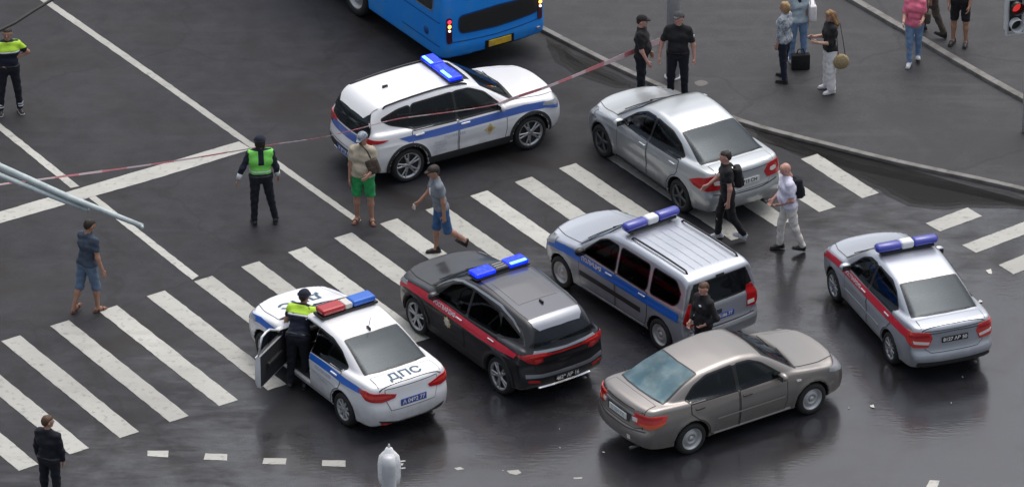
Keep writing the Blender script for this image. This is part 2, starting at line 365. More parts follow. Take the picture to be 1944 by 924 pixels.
# ------------------------------------------------------------------ cars
def car_field(c):
    top = table(c['top'], .05); gh = table(c['gh'], c.get('ghs', .07)); cgh = slope_of(gh); ctop = slope_of(top)
    plan = table(c['plan'], .10); sec = table(c.get('sec', [(.15,.93),(.30,.965),(.45,.99),(.62,1.0),(.80,.995),(.92,.965),(1.05,.93)]), .035, 0, 2.2)
    bot = table(c['bot'], .08); xf = table(c['xf'], .04, 0, 2.2); xr = table(c['xr'], .04, 0, 2.2)
    W = c['W']/2; wb = c['wb']; r = c['r']; ra = c.get('ra', r+.055); gw, tb, zb = c['gw']; xm = c.get('xm', 1.0); fl = c.get('flare', .012)
    gwt = table(c.get('gwx', [(-1,0),(5,0)]), .15); cf, cr = c.get('curve', (.12,.10)); bf, br = c.get('bulge', (.28,.16)); pf = c.get('pexp', 2.6)
    kt = c.get('ktop', .055)
    def f(X, Y, Z):
        ay = np.abs(Y); pw = plan(X); u = np.minimum(ay/W, 1.15)
        ft = (Z - (top(X)-c.get('crown', .05)*u**2.2))*ctop(X)
        flr = 0
        for xa in (0, wb):
            rho = np.sqrt((X-xa)**2+(Z-r)**2); flr = flr + fl*np.exp(-((rho-ra-.01)/.055)**2)
        crease = c.get('crease', .008)*np.exp(-((Z-(c.get('crz', .80)+.02*(1.2-X)))/.03)**2)
        scal = c.get('scallop', .012)*np.exp(-((Z-.55)/.12)**2)*np.exp(-((X-wb/2)/.75)**4)
        fs = ay - (pw*sec(Z)+flr+crease-scal)
        fb = bot(X) - Z
        ff = (X - (xf(Z)-bf*u**pf)); fr = ((xr(Z)+br*u**pf) - X)
        low = smax(smax(ft, fs, kt), smax(ff*.9, fr*.9, .05), .09); low = smax(low, fb, .05)
        uu = (ay/W)**2; xs = X + uu*(cf*(.5+.5*np.tanh((X-xm)/.4)) - cr*(.5-.5*np.tanh((X-xm)/.4)))
        g1 = (Z - (gh(xs)-c.get('gcrown', .035)*u**2))*cgh(xs)
        g2 = (ay - (gw+gwt(X)-tb*(Z-zb)-.10*np.maximum(Z-zb-.2, 0)**2))*.93
        g = smax(smax(smax(g1, g2, c.get('kg', .10)), (zb-.10)-Z, .02), np.maximum(ff, fr)+.03, .03)
        out = smin(low, g, .035)
        for xa in (0, wb):
            d = np.maximum(np.sqrt((X-xa)**2+(Z-r)**2)-ra, (W-.30)-ay); out = smax(out, -d, .012)
        if 'cut' in c:      # an open doorway: a box taken out of one side
            (x0, x1, z0, y0) = c['cut']
            beltz = 1.0
            xe = x1 - np.maximum(Z-.95, 0)*c.get('cutrake', 1.15)
            d = np.maximum(np.maximum(x0-X, X-xe), np.maximum(z0-Z, np.maximum(y0-Y, Z-c['cutz'])))
            out = smax(out, -d, .01)
        return out
    return f
def wheel(car, x, y, r, side, style, wd=.20):
    k = r/.31
    rr = {'alloy':.215, 'suv':.235, 'steel':.208, 'cover':.205, 'dark':.22}[style]*k
    o = lathe('wheel', [(rr*.98,-wd*.42),(rr+.012,-wd*.5),(r-.035,-wd*.49),(r-.006,-wd*.36),(r,-wd*.15),(r,wd*.15),(r-.006,wd*.36),(r-.035,wd*.49),(rr+.012,wd*.5),(rr*.98,wd*.42)], M['rubber'], car)
    o.location = (x, y, r); sg = side; o.rotation_euler = (0, RNG.uniform(0, 6), 0)
    mt = {'alloy':'alloy','suv':'alloy','steel':'steelrim','cover':'steelrim','dark':'alloydark'}[style]
    dish = lathe('brake_disc', [(.001, sg*wd*.12),(rr*.93, sg*wd*.12),(rr*.97, sg*wd*.2)], M['hub'] if style != 'cover' else M['alloydark'], o)
    bm = bmesh.new()
    n = {'alloy':10,'suv':5,'steel':0,'cover':9,'dark':5}[style]; f = sg*wd*.40
    for i in range(n):
        a = 2*math.pi*i/n
        if style == 'suv':
            for da in (-.17,.17):
                rot = Matrix.Rotation(a+da, 4, 'Y'); rbox_bm(rr*.90, .03, .036, .008, (rot @ Vector((rr*.50, f*.80, 0))), rot, bm, 1)
            rot = Matrix.Rotation(a, 4, 'Y'); rbox_bm(rr*.45, .03, .07, .01, (rot @ Vector((rr*.33, f*.78, 0))), rot, bm, 1)
        elif style == 'dark':
            rot = Matrix.Rotation(a, 4, 'Y'); rbox_bm(rr*.9, .03, .055, .01, (rot @ Vector((rr*.50, f*.8, 0))), rot, bm, 1)
        else:
            wdt = .028 if style == 'alloy' else .05
            rot = Matrix.Rotation(a, 4, 'Y'); rbox_bm(rr*.88, .025, wdt, .006, (rot @ Vector((rr*.52, f*.82, 0))), rot, bm, 1)
    me = bpy.data.meshes.new('t'); V = []; F = []
    o2 = bm_obj('rim', bm, M[mt], o, False)
    # ring of the rim and the hub, joined with the spokes
    pr = [(rr*.86, f*.80),(rr*.93, f*.98),(rr*1.0, f*1.12),(rr*1.02, f*1.02),(rr*.97, f*.5),(rr*.90, f*.4)]
    if style == 'steel': pr = [(.02, f*.55),(rr*.30, f*.60),(rr*.38, f*.9),(rr*.55, f*.95),(rr*.72, f*.45),(rr*.85, f*.40),(rr*.93, f*.95),(rr*1.0, f*1.12),(rr*1.02, f*1.0)]
    bm = bmesh.new(); bm.from_mesh(o2.data)
    def add_prof(p):
        seg = 36; vs = [[bm.verts.new((a*math.cos(2*math.pi*k/seg), h, a*math.sin(2*math.pi*k/seg))) for a, h in p] for k in range(seg)]
        for k in range(seg):
            for i in range(len(p)-1): ff = bm.faces.new((vs[k][i], vs[k][i+1], vs[(k+1) % seg][i+1], vs[(k+1) % seg][i])); ff.smooth = True
    add_prof(pr); add_prof([(.001, f*1.0),(rr*.20, f*.98),(rr*.26, f*.75),(rr*.26, f*.4)])
    bm.to_mesh(o2.data); bm.free()
    return o
def light_bar(car, x, z, wd, style):
    """the beacon bar across the roof"""
    if style == 'dps':
        b = rbox('light_bar', .30, wd, .05, .015, (x, 0, z+.03), M['trim'], car)
        rbox('red_beacon', .28, wd*.40, .11, .04, (x, wd*.27, z+.115), M['redbeacon'], b)
        rbox('blue_beacon', .28, wd*.40, .11, .04, (x, -wd*.27, z+.115), M['bluestripe'], b)
        rbox('speaker_cover', .24, wd*.13, .10, .02, (x, 0, z+.108), M['cream'], b)
    elif style == 'tube':
        b = rbox('light_bar', .16, wd*.9, .05, .012, (x, 0, z+.035), M['trim'], car)
        for sg in (1,-1):
            o = lathe('blue_beacon', [(.001,-wd*.21),(.07,-wd*.205),(.095,-wd*.17),(.098,wd*.16),(.08,wd*.19),(.001,wd*.19)], M['bluelens'], b, 24); o.location = (x, sg*wd*.30, z+.13); o.scale = (1.15,1,.85)
            if sg > 0: o.rotation_euler = (0,0,math.pi)
        rbox('speaker_cover', .20, wd*.22, .15, .05, (x, 0, z+.13), M['whiteplastic'], b)
        for sg in (1,-1): rbox('bracket', .05, .05, .07, .01, (x, sg*wd*.36, z), M['trim'], b)
    else:
        b = rbox('light_bar', .30, wd, .035, .012, (x, 0, z+.03), M['trim'], car)
        for sg in (1,-1):
            lit = M['bluelit']
            o = rbox('blue_beacon', .29, wd*.37, .085, .035, (x, sg*wd*.305, z+.09), lit, b)
            if style == 'flat2' or sg < 0:
                rbox('lit_lamp', .07, wd*.30, .03, .012, (x-.10, sg*wd*.30, z+.125), M['bluecore'], b)
        rbox('speaker_cover', .26, wd*.25, .07, .02, (x, 0, z+.08), M['plastic'] if style == 'flat' else M['bluelit'], b)
        if style == 'flat':
            for i in (-1,0,1): rbox('grille_bar', .012, wd*.18, .02, .004, (x+i*.07, 0, z+.11), M['alloy'], b)
    return b
def rail(car, x0, x1, y, zf, m, hgt=.05):
    pts = [(x0, y, zf(x0)-.01), (x0+.05, y, zf(x0)+hgt)] + [(x0+.1+(x1-x0-.2)*i/6, y, zf(x0+.1+(x1-x0-.2)*i/6)+hgt) for i in range(7)] + [(x1-.03, y, zf(x1)+hgt*.8), (x1+.02, y, zf(x1)-.01)]
    return tube('roof_rail', pts, .018, m, car, 8)
def build_car(c):
    A = G(*c['rear_px']); B = G(*c['front_px']); hd = math.atan2(B.y-A.y, B.x-A.x); sd = c['side']
    left = Vector((-math.sin(hd), math.cos(hd), 0)); org = A - left*sd*(c['W']/2-.02)
    org.z = 0
    car = empty(c['name'], org, hd, c['label'], c['cat'])
    f = car_field(c); L0, L1 = -c['ro']-.1, c['wb']+c['fo']+.1
    V, F = mesh_sdf(f, (L0, -c['W']/2-.08, .08), (L1, c['W']/2+.08, c['H']+.08), c.get('res', .027))
    holes = [('s', grow(w_, .010)) for w_ in c['win']]
    if c.get('rearmode', 'T') == 'T':
        bx, tx, bw, tw, _z = c['rglass']; holes.append(('T', grow([(bx+.05,-bw),(bx,-bw*.6),(bx-.02,0),(bx,bw*.6),(bx+.05,bw),(tx,tw),(tx-.03,0),(tx,-tw)], .010)))
    else:
        bx, tx, bw, tw, (z0,z1) = c['rglass']; holes.append(('B', grow([(-bw,z0+.03),(-bw*.6,z0),(0,z0-.01),(bw*.6,z0),(bw,z0+.03),(bw*.97,(z0+z1)/2),(tw,z1),(0,z1+.01),(-tw,z1),(-bw*.97,(z0+z1)/2)], .010)))
    bx, tx, bw, tw = c['wscreen']; holes.append(('T', grow([(bx-.10,-bw),(bx-.02,-bw*.6),(bx,0),(bx-.02,bw*.6),(bx-.10,bw),(tx-.03,tw),(tx,0),(tx-.03,-tw)], .010)))
    def pierced(V, F):
        ct = V[F].mean(1); nn = np.cross(V[F[:,2]]-V[F[:,0]], V[F[:,3]]-V[F[:,1]]); nn /= np.maximum(np.linalg.norm(nn, axis=1, keepdims=True), 1e-12); kill = np.zeros(len(F), bool)
        for md, p in holes:
            if md == 's': a, b, ok = ct[:,0], ct[:,2], (np.abs(ct[:,1]) > .45) & (np.abs(nn[:,1]) > .35)
            elif md == 'T': a, b, ok = ct[:,0], ct[:,1], (ct[:,2] > .85) & (nn[:,2]*np.sign((nn[:,2]).mean() or 1) != 0) & (np.abs(nn[:,2]) > .2)
            else: a, b, ok = ct[:,1], ct[:,2], (ct[:,0] < .0)
            ins = np.zeros(len(F), bool); n_ = len(p)
            for i in range(n_):
                (x1,y1),(x2,y2) = p[i-1], p[i]
                cr = ((y1 > b) != (y2 > b)); 
                with np.errstate(divide='ignore', invalid='ignore'): ins ^= cr & (a < (x2-x1)*(b-y1)/((y2-y1) or 1e-9)+x1)
            kill |= ins & ok
        return F[~kill]
    F0 = F
    F = pierced(V, F0)
    body = mesh_from('body', V, F, M[c['paint']], True, car)
    Vi, Fi = mesh_sdf(lambda X, Y, Z: smax(f(X, Y, Z)+.045, np.maximum(.42-Z, np.maximum(-c['ro']+.30-X, X-c['wb']+.42)), .03), (L0, -c['W']/2, .3), (L1, c['W']/2, c['H']+.05), .045, 1)
    mesh_from('cabin', Vi, pierced(Vi, Fi)[:, ::-1], M['cabin'], True, car)
    fx = 1.12 if 'cut' not in c else 1.10
    for s in (1,-1):
        if 'cut' in c and s > 0: continue
        st = rbox('front_seat', .50, .48, .16, .05, (fx+.24, s*.36, .52), M['upholstery'], car); rbox('seat_back', .13, .46, .60, .05, (fx-.02, s*.36, .84), M['upholstery'], st, Matrix.Rotation(R(-14), 4, 'Y')); ellipsoid('head_rest', (.05,.12,.09), (fx-.10, s*.36, 1.20), M['upholstery'], st)
    rs = rbox('rear_seat', .50, 1.25, .16, .05, (.42, 0, .54), M['upholstery'], car); rbox('seat_back', .13, 1.22, .55, .05, (.14, 0, .84), M['upholstery'], rs, Matrix.Rotation(R(-18), 4, 'Y'))
    for y in (-.36,.36): ellipsoid('head_rest', (.045,.11,.08), (.03, y, 1.15), M['upholstery'], rs)
    rbox('dashboard', .34, 1.30, .22, .07, (c['wscreen'][0]-.42, 0, .88), M['dash'], car)
    if c.get('rearmode', 'T') == 'T': rbox('parcel_shelf', .40, 1.10, .02, .005, (-.18, 0, .98), M['cabin'], car)
    if 'cut' not in c: w_ = lathe('steering_wheel', [(.17,-.012),(.182,0),(.17,.012),(.158,0)], M['trim'], car, 28, 'z', True); w_.location = (c['wscreen'][0]-.62, .36, .95); w_.rotation_euler = (0, R(-62), 0)
    lm = c.get('lower_mat')
    me = body.data; me.materials.append(M['plastic']); ctr = (V[F].mean(1))
    rr = c['r']+.055
    idx = np.zeros(len(F), int)
    for xa in (0, c['wb']):
        rho = np.hypot(ctr[:, 0]-xa, ctr[:, 2]-c['r']); idx[(rho < c.get('ra', c['r']+.055)+.006) & (np.abs(ctr[:, 1]) < c['W']/2-.022)] = 1
    idx[ctr[:, 2] < c['bot'][2][1]+.03] = 1
    if 'cut' in c:
        x0, x1, z0, y0 = c['cut']; me.materials.append(M['seat'])
        inside = (ctr[:, 0] > x0-.03) & (ctr[:, 0] < x1+.03) & (ctr[:, 1] < c['W']/2-.10) & (ctr[:, 1] > y0-.02) & (ctr[:, 2] > z0-.03) & (ctr[:, 2] < c['cutz']+.02) & (f(ctr[:, 0], ctr[:, 1]-.06, ctr[:, 2]) < 1e9)
        # only faces looking into the doorway
        fn = np.cross(V[F[:, 1]]-V[F[:, 0]], V[F[:, 2]]-V[F[:, 0]])
        inside &= (ctr[:, 1] < y0+.03) | (np.abs(fn[:, 2]) > .5*np.linalg.norm(fn, axis=1)) | (np.abs(fn[:, 0]) > .5*np.linalg.norm(fn, axis=1))
        gsurf = ctr[:, 2] > 1.40
        idx[inside & ~gsurf] = 2
    me.polygons.foreach_set('material_index', idx.astype(np.int32)); me.update()
    k = Skin(V, F0, car, body)
    W = c['W']
    # wheels
    for x in (0, c['wb']):
        for s in (1,-1): wheel(car, x, s*(W/2-.115), c['r'], s, c['rims'])
    # glass
    for s, md in ((1,'L'), (-1,'R')):
        if 'pillar' in c and not (c.get('opendoor') and s == c['side']): k.patch('pillar_trim', md, c['pillar'], M['trim'], .0045)
        for i, w_ in enumerate(c['win']):
            if c.get('opendoor') and s == c['side'] and i == 0: continue
            sp_ = smooth_poly(grow(w_, .006), .06); tr = k.strip('window_seal', md, sp_+sp_[:2], .040, M['trim'], .0035)
            k.patch('side_window', md, smooth_poly(w_, .055), M[c.get('sideglass', 'sideglass')], .006)
    bx, tx, bw, tw, zz = c['rglass']
    if c.get('rearmode', 'T') == 'T':
        P = [(bx+.05, -bw), (bx, -bw*.6), (bx-.02, 0), (bx, bw*.6), (bx+.05, bw), (tx, tw), (tx-.03, 0), (tx, -tw)]
        sq = grow(P, .008); k.strip('glass_seal', 'T', sq+sq[:2], .044, M['trim'], .0035); rg = k.patch('rear_window', 'T', P, M[c.get('rgm', 'rearglass')], .006)
    else:
        z0, z1 = zz; P = [(-bw, z0+.03), (-bw*.6, z0), (0, z0-.01), (bw*.6, z0), (bw, z0+.03), (bw*.97, (z0+z1)/2), (tw, z1), (0, z1+.01), (-tw, z1), (-bw*.97, (z0+z1)/2)]
        sq = grow(P, .008); k.strip('glass_seal', 'B', sq+sq[:2], .044, M['trim'], .0035); rg = k.patch('rear_window', 'B', P, M[c.get('rgm', 'rearglass')], .006)
    bx, tx, bw, tw = c['wscreen']
    P = [(bx-.10, -bw), (bx-.02, -bw*.6), (bx, 0), (bx-.02, bw*.6), (bx-.10, bw), (tx-.03, tw), (tx, 0), (tx-.03, -tw)]
    sq = grow(P, .008); k.strip('glass_seal', 'T', sq+sq[:2], .044, M['trim'], .0035); k.patch('windscreen', 'T', P, M['screen'], .006)
    k.patch('cowl', 'T', [(bx-.08, -bw-.02), (bx+.02, -bw*.6), (bx+.03, 0), (bx+.02, bw*.6), (bx-.08, bw+.02), (bx+.0, bw+.05), (bx+.10, bw*.5), (bx+.12, 0), (bx+.10, -bw*.5), (bx+.0, -bw-.05)], M['plastic'], .005)
    for s in (-1, 1):
        yy = s*.28
        h1 = k.hit('T', bx+.04, yy+.25, .03)[0]; h2 = k.hit('T', bx-.08, yy-.28, .012)[0]; tube('wiper', [h1, (h1+h2)/2+Vector((0,0,.01)), h2], .008, M['trim'], car, 6)
    # doors, bonnet and boot as panels of their own with dark gaps round them
    gapm = M[c.get('gapmat', 'gap')]
    for s, md in ((1,'L'), (-1,'R')):
        for i, d in enumerate(c['doors']):
            if c.get('opendoor') and s == c['side'] and i == 0: continue
            dg = grow(d, .004); k.strip('door_gap', md, dg+dg[:2], .020, gapm, .0035)
            dr = k.patch('door', md, d, M[c['paint']], .006)
            hx, hz = c['handles'][i]; hp = k.hit(md, hx, hz, .018)[0]
            rbox('door_handle', .19, .03, .034, .012, hp, M[c.get('handlemat', c['paint'])], dr)
            p2 = k.hit(md, hx, hz, .012)
        if 'fuel' in c and s == c.get('fuelside', 1): pass
    b0, b1, bw0, bw1 = c['bonnet']
    P = [(b0-.08, -bw0), (b0, 0), (b0-.08, bw0), ((b0+b1)/2, (bw0+bw1)/2+.02), (b1-.12, bw1), (b1, bw1*.5), (b1+.02, 0), (b1, -bw1*.5), (b1-.12, -bw1), ((b0+b1)/2, -(bw0+bw1)/2-.02)]
    gp = grow(P, .003); k.strip('bonnet_gap', 'T', gp+gp[:2], .018, gapm, .0035); k.patch('bonnet', 'T', P, M[c['paint']], .006)
    if 'boot' in c:
        P = c['boot']; gp = grow(P, .003); k.strip('boot_gap', 'B', gp+gp[:2], .016, gapm, .0035); k.patch('boot_lid', 'B', P, M[c['paint']], .006)
    if 'boottop' in c:
        P = c['boottop']; gp = grow(P, .003); k.strip('boot_gap', 'T', gp+gp[:2], .016, gapm, .0035); k.patch('boot_top', 'T', P, M[c['paint']], .006)
    # mirrors
    mx, mz = c['mirror']
    for s, md in ((1,'L'), (-1,'R')):
        y0 = c['gw'][0]-.02
        mo = ellipsoid('wing_mirror', (.075, .11, .075), (mx, s*(y0+.14), mz), M[c.get('mirrormat', c['paint'])], car)
        rbox('mirror_glass', .012, .15, .10, .005, (mx-.068, s*(y0+.14), mz), M['glass'], mo)
        tube('mirror_arm', [(mx+.02, s*(y0-.03), mz-.03), (mx, s*(y0+.1), mz-.02)], .02, M['trim'], mo, 8)
    # lamps
    for mode, poly, mt_, off in c['lamps']:
        for s in (1,-1):
            k.patch('tail_lamp' if 'head' not in mt_ else 'head_lamp', 'R' if (mode == 'L' and s < 0) else mode, mirror(mode, poly, s), M[mt_], off, .02, thick=True)
    if 'grille' in c: k.patch('grille', 'F', c['grille'], M['plastic'], .008)
    for nm, md, poly, mt_, off in c.get('extra', []): k.patch(nm, md, poly, M[mt_], off, .025, thick=off > .01, clamp=('stripe' in nm and md in 'LR'))
    for nm, md, pts, wd, mt_, off in c.get('strips', []): k.strip(nm, md, pts, wd, M[mt_], off)
    for nm, md, txt, pos, size, mt_, kw in c.get('texts', []): k.text(nm, md, txt, pos, size, M[mt_], **kw)
    pm, px, pz, pw_, ph, ptxt, pmat, ink = c['plate']
    hp = k.hit('B', px, pz, 0)[0]; hp2 = k.hit('B', px, pz+.05, 0)[0]; tl = math.atan2(hp2.x-hp.x, .05)
    pl = rbox('number_plate', .015, pw_, ph, .004, hp+Vector((-.014,0,0)), M[pmat], car, seg=1)
    cu = bpy.data.curves.new('t', 'FONT'); cu.body = ptxt; cu.size = ph*.85; cu.align_x = 'CENTER'; cu.align_y = 'CENTER'; cu.offset = .003
    o = bpy.data.objects.new('t', cu); COL.objects.link(o); me = bpy.data.meshes.new_from_object(o.evaluated_get(bpy.context.evaluated_depsgraph_get())); bpy.data.objects.remove(o)
    me.transform(Matrix.Translation(hp+Vector((-.0235,0,0))) @ Matrix(((0,0,-1,0),(-1,0,0,0),(0,1,0,0),(0,0,0,1)))); me.materials.append(M[ink]); link('plate_lettering', me, pl)
    # tow points, exhaust, undertray
    tube('exhaust_pipe', [(-c['ro']+.35, -.42, .24), (-c['ro']+.03, -.42, .25)], .028, M['alloydark'], car, 12)
    rbox('underbody', c['wb']+.6, W-.5, .16, .03, (c['wb']/2, 0, .27), M['hub'], car)
    for x in (0, c['wb']): tube('axle', [(x, -W/2+.15, c['r']), (x, W/2-.15, c['r'])], .05, M['hub'], car, 8)
    if 'bar' in c:
        bx, bz, bwid, st = c['bar']; hz = k.hit('T', bx, 0, 0)[0].z; light_bar(car, bx, hz+bz, bwid, st)
    if 'rails' in c:
        x0, x1, yy, mt_, hg = c['rails']
        for s in (1,-1):
            zf = lambda x: (k.hit('T', x, s*yy, 0) or (Vector((0,0,c['H'])),))[0].z
            rail(car, x0, x1, s*yy, zf, M[mt_], hg)
    if 'aerial' in c:
        ax = c['aerial']; hz = k.hit('T', ax, 0, 0)[0].z
        ao = rbox('aerial', .12, .035, .06, .015, (ax, 0, hz+.02), M['trim'] if c.get('aerialdark', 1) else M[c['paint']], car)
        if c.get('whip'): tube('aerial_rod', [(ax, 0, hz+.04), (ax-.06, 0, hz+c['whip'])], .006, M['trim'], ao, 6)
    if 'after' in c: c['after'](car, k, c)
    return car
def grow(poly, d):
    n = len(poly); out = []; ar = sum(poly[i-1][0]*poly[i][1]-poly[i][0]*poly[i-1][1] for i in range(n)); sg = 1 if ar > 0 else -1
    for i in range(n):
        a, b, c = Vector(poly[i-1]), Vector(poly[i]), Vector(poly[(i+1) % n])
        e1 = (b-a).normalized(); e2 = (c-b).normalized(); n1 = Vector((e1.y, -e1.x))*sg; n2 = Vector((e2.y, -e2.x))*sg
        m = (n1+n2);  m = m/max(.5, m.length_squared)*2 if m.length > .1 else n1
        out.append((b.x+m.x*d, b.y+m.y*d))
    return out
def mirror(mode, poly, s):
    if s > 0: return poly
    if isinstance(mode, tuple) or mode in 'TB' or mode == 'F':
        return [(p[0], -p[1]) if mode == 'T' else (-p[0], p[1]) for p in poly]
    return poly
def arc(cx, cz, r, a0, a1, n=7): return [(cx+r*math.cos(R(a0+(a1-a0)*i/n)), cz+r*math.sin(R(a0+(a1-a0)*i/n))) for i in range(n+1)]
def doors2(xa, xb, xc, z0, bf, bm, br, r, arch):
    """front and rear door outlines: xa front edge, xb centre post, xc rear edge"""
    fd = [(xa+.02, bf-.01), (xb+.02, bm-.012), (xb+.02, z0), (xa-.02, z0+.0), (xa+.03, z0+.2)]
    a = arc(0, r, arch, 8, 70, 6)
    rd = [(xb-.02, bm-.012), (xc, br-.012)] + [(xc-.01, max(.80, a[-1][1]+.03))] + [p for p in a[::-1] if p[0] > xc-.02 and p[1] > z0+.03] + [(a[0][0]-.0, z0+.05), (a[0][0]+.03, z0), (xb-.02, z0)]
    return [fd, rd]
def stripe_ends(pts_top, pts_bot): return pts_top + pts_bot[::-1]
def band(pts, wd):
    """a stripe of height wd following (x, z) points"""
    return [(x, z+wd/2) for x, z in pts] + [(x, z-wd/2) for x, z in pts[::-1]]
def ring(cx, cz, r0, r1, a0=-2, a1=182): return arc(cx, cz, r1, a0, a1, 22) + arc(cx, cz, r0, a1, a0, 22)
def star(cx, cz, r0, r1, n=8): return [(cx+(r0 if i % 2 else r1)*math.cos(math.pi*i/n), cz+(r0 if i % 2 else r1)*math.sin(math.pi*i/n)) for i in range(2*n)]
REAR = ('C', -.1)
def open_door(car, k, c):
    """the driver's door standing open, the seats and the wheel behind it"""
    hx, hy = 1.98, .845
    bm = bmesh.new(); ln = 1.0; z0, zb = .33, .95
    d = bpy.data.objects.new('open_door', None)
    prof = [(z0,.0),(.42,.035),(.62,.045),(.82,.035),(zb,0)]
    V = []; F = []
    for x in (0,-ln*.33,-ln*.66,-ln):
        for z, b in prof: V.append((x, b, z-(0)))
    n = len(prof)
    for i in range(3):
        for j in range(n-1): F.append((i*n+j, i*n+j+1, (i+1)*n+j+1, (i+1)*n+j))
    o = len(V)
    for x in (0,-ln): 
        for z, b in prof: V.append((x, -.07, z))
    for j in range(n-1):
        F += [(o+j, o+j+1, j+1, j), (o+n+j+1, o+n+j, 3*n+j, 3*n+j+1)]
    F += [(n-1, o+n-1, o+2*n-1, 3*n+n-1, 2*n+n-1, n+n-1), (0, n, 2*n, 3*n, o+n, o)]
    door = mesh_from('open_door', V, F, M['white'], False, car); door.location = (hx, hy, 0); door.rotation_euler = (0,0,R(-58))
    mesh_from('door_lining', [(0,-.072,z0+.02),(-ln,-.072,z0+.02),(-ln,-.072,zb-.01),(0,-.072,zb-.01)], [(0,1,2,3)], M['seat'], False, door)
    rbox('armrest', .55, .07, .08, .02, (-.5,-.10,.68), M['plastic'], door)
    fr = [(-.05,-.03,.95),(-.30,-.045,1.12),(-.62,-.07,1.30),(-.80,-.09,1.345),(-.98,-.10,1.34),(-.985,-.03,.95)]
    tube('window_frame', fr, .022, M['white'], door, 8)
    mesh_from('side_window', [(-.10,-.035,.95),(-.31,-.045,1.10),(-.62,-.07,1.28),(-.80,-.09,1.33),(-.96,-.10,1.32),(-.97,-.035,.95)], [(0,1,2,3,4,5)], M['glass'], False, door)
    rbox('stripe', .90, .006, .11, 0, (-.50,.048,.80), M['bluestripe'], door)
    rbox('door_handle', .18, .03, .034, .012, (-.84,.06,.86), M['white'], door)
    for y in (.32,):
        st = rbox('front_seat', .50, .46, .16, .05, (1.30, y+.12, .50), M['seat'], car); rbox('seat_back', .14, .46, .60, .05, (1.06+.04, y+.12, .82), M['seat'], st, Matrix.Rotation(R(-14), 4, 'Y'))
        ellipsoid('head_rest', (.05,.12,.09), (1.03, y+.12, 1.19), M['seat'], st)
    w_ = lathe('steering_wheel', [(.17,-.012),(.182,0),(.17,.012),(.158,0)], M['trim'], car, 28, 'z', True); w_.location = (1.74, .42, .88); w_.rotation_euler = (0, R(-62), 0)
def second(car, k, c): pass

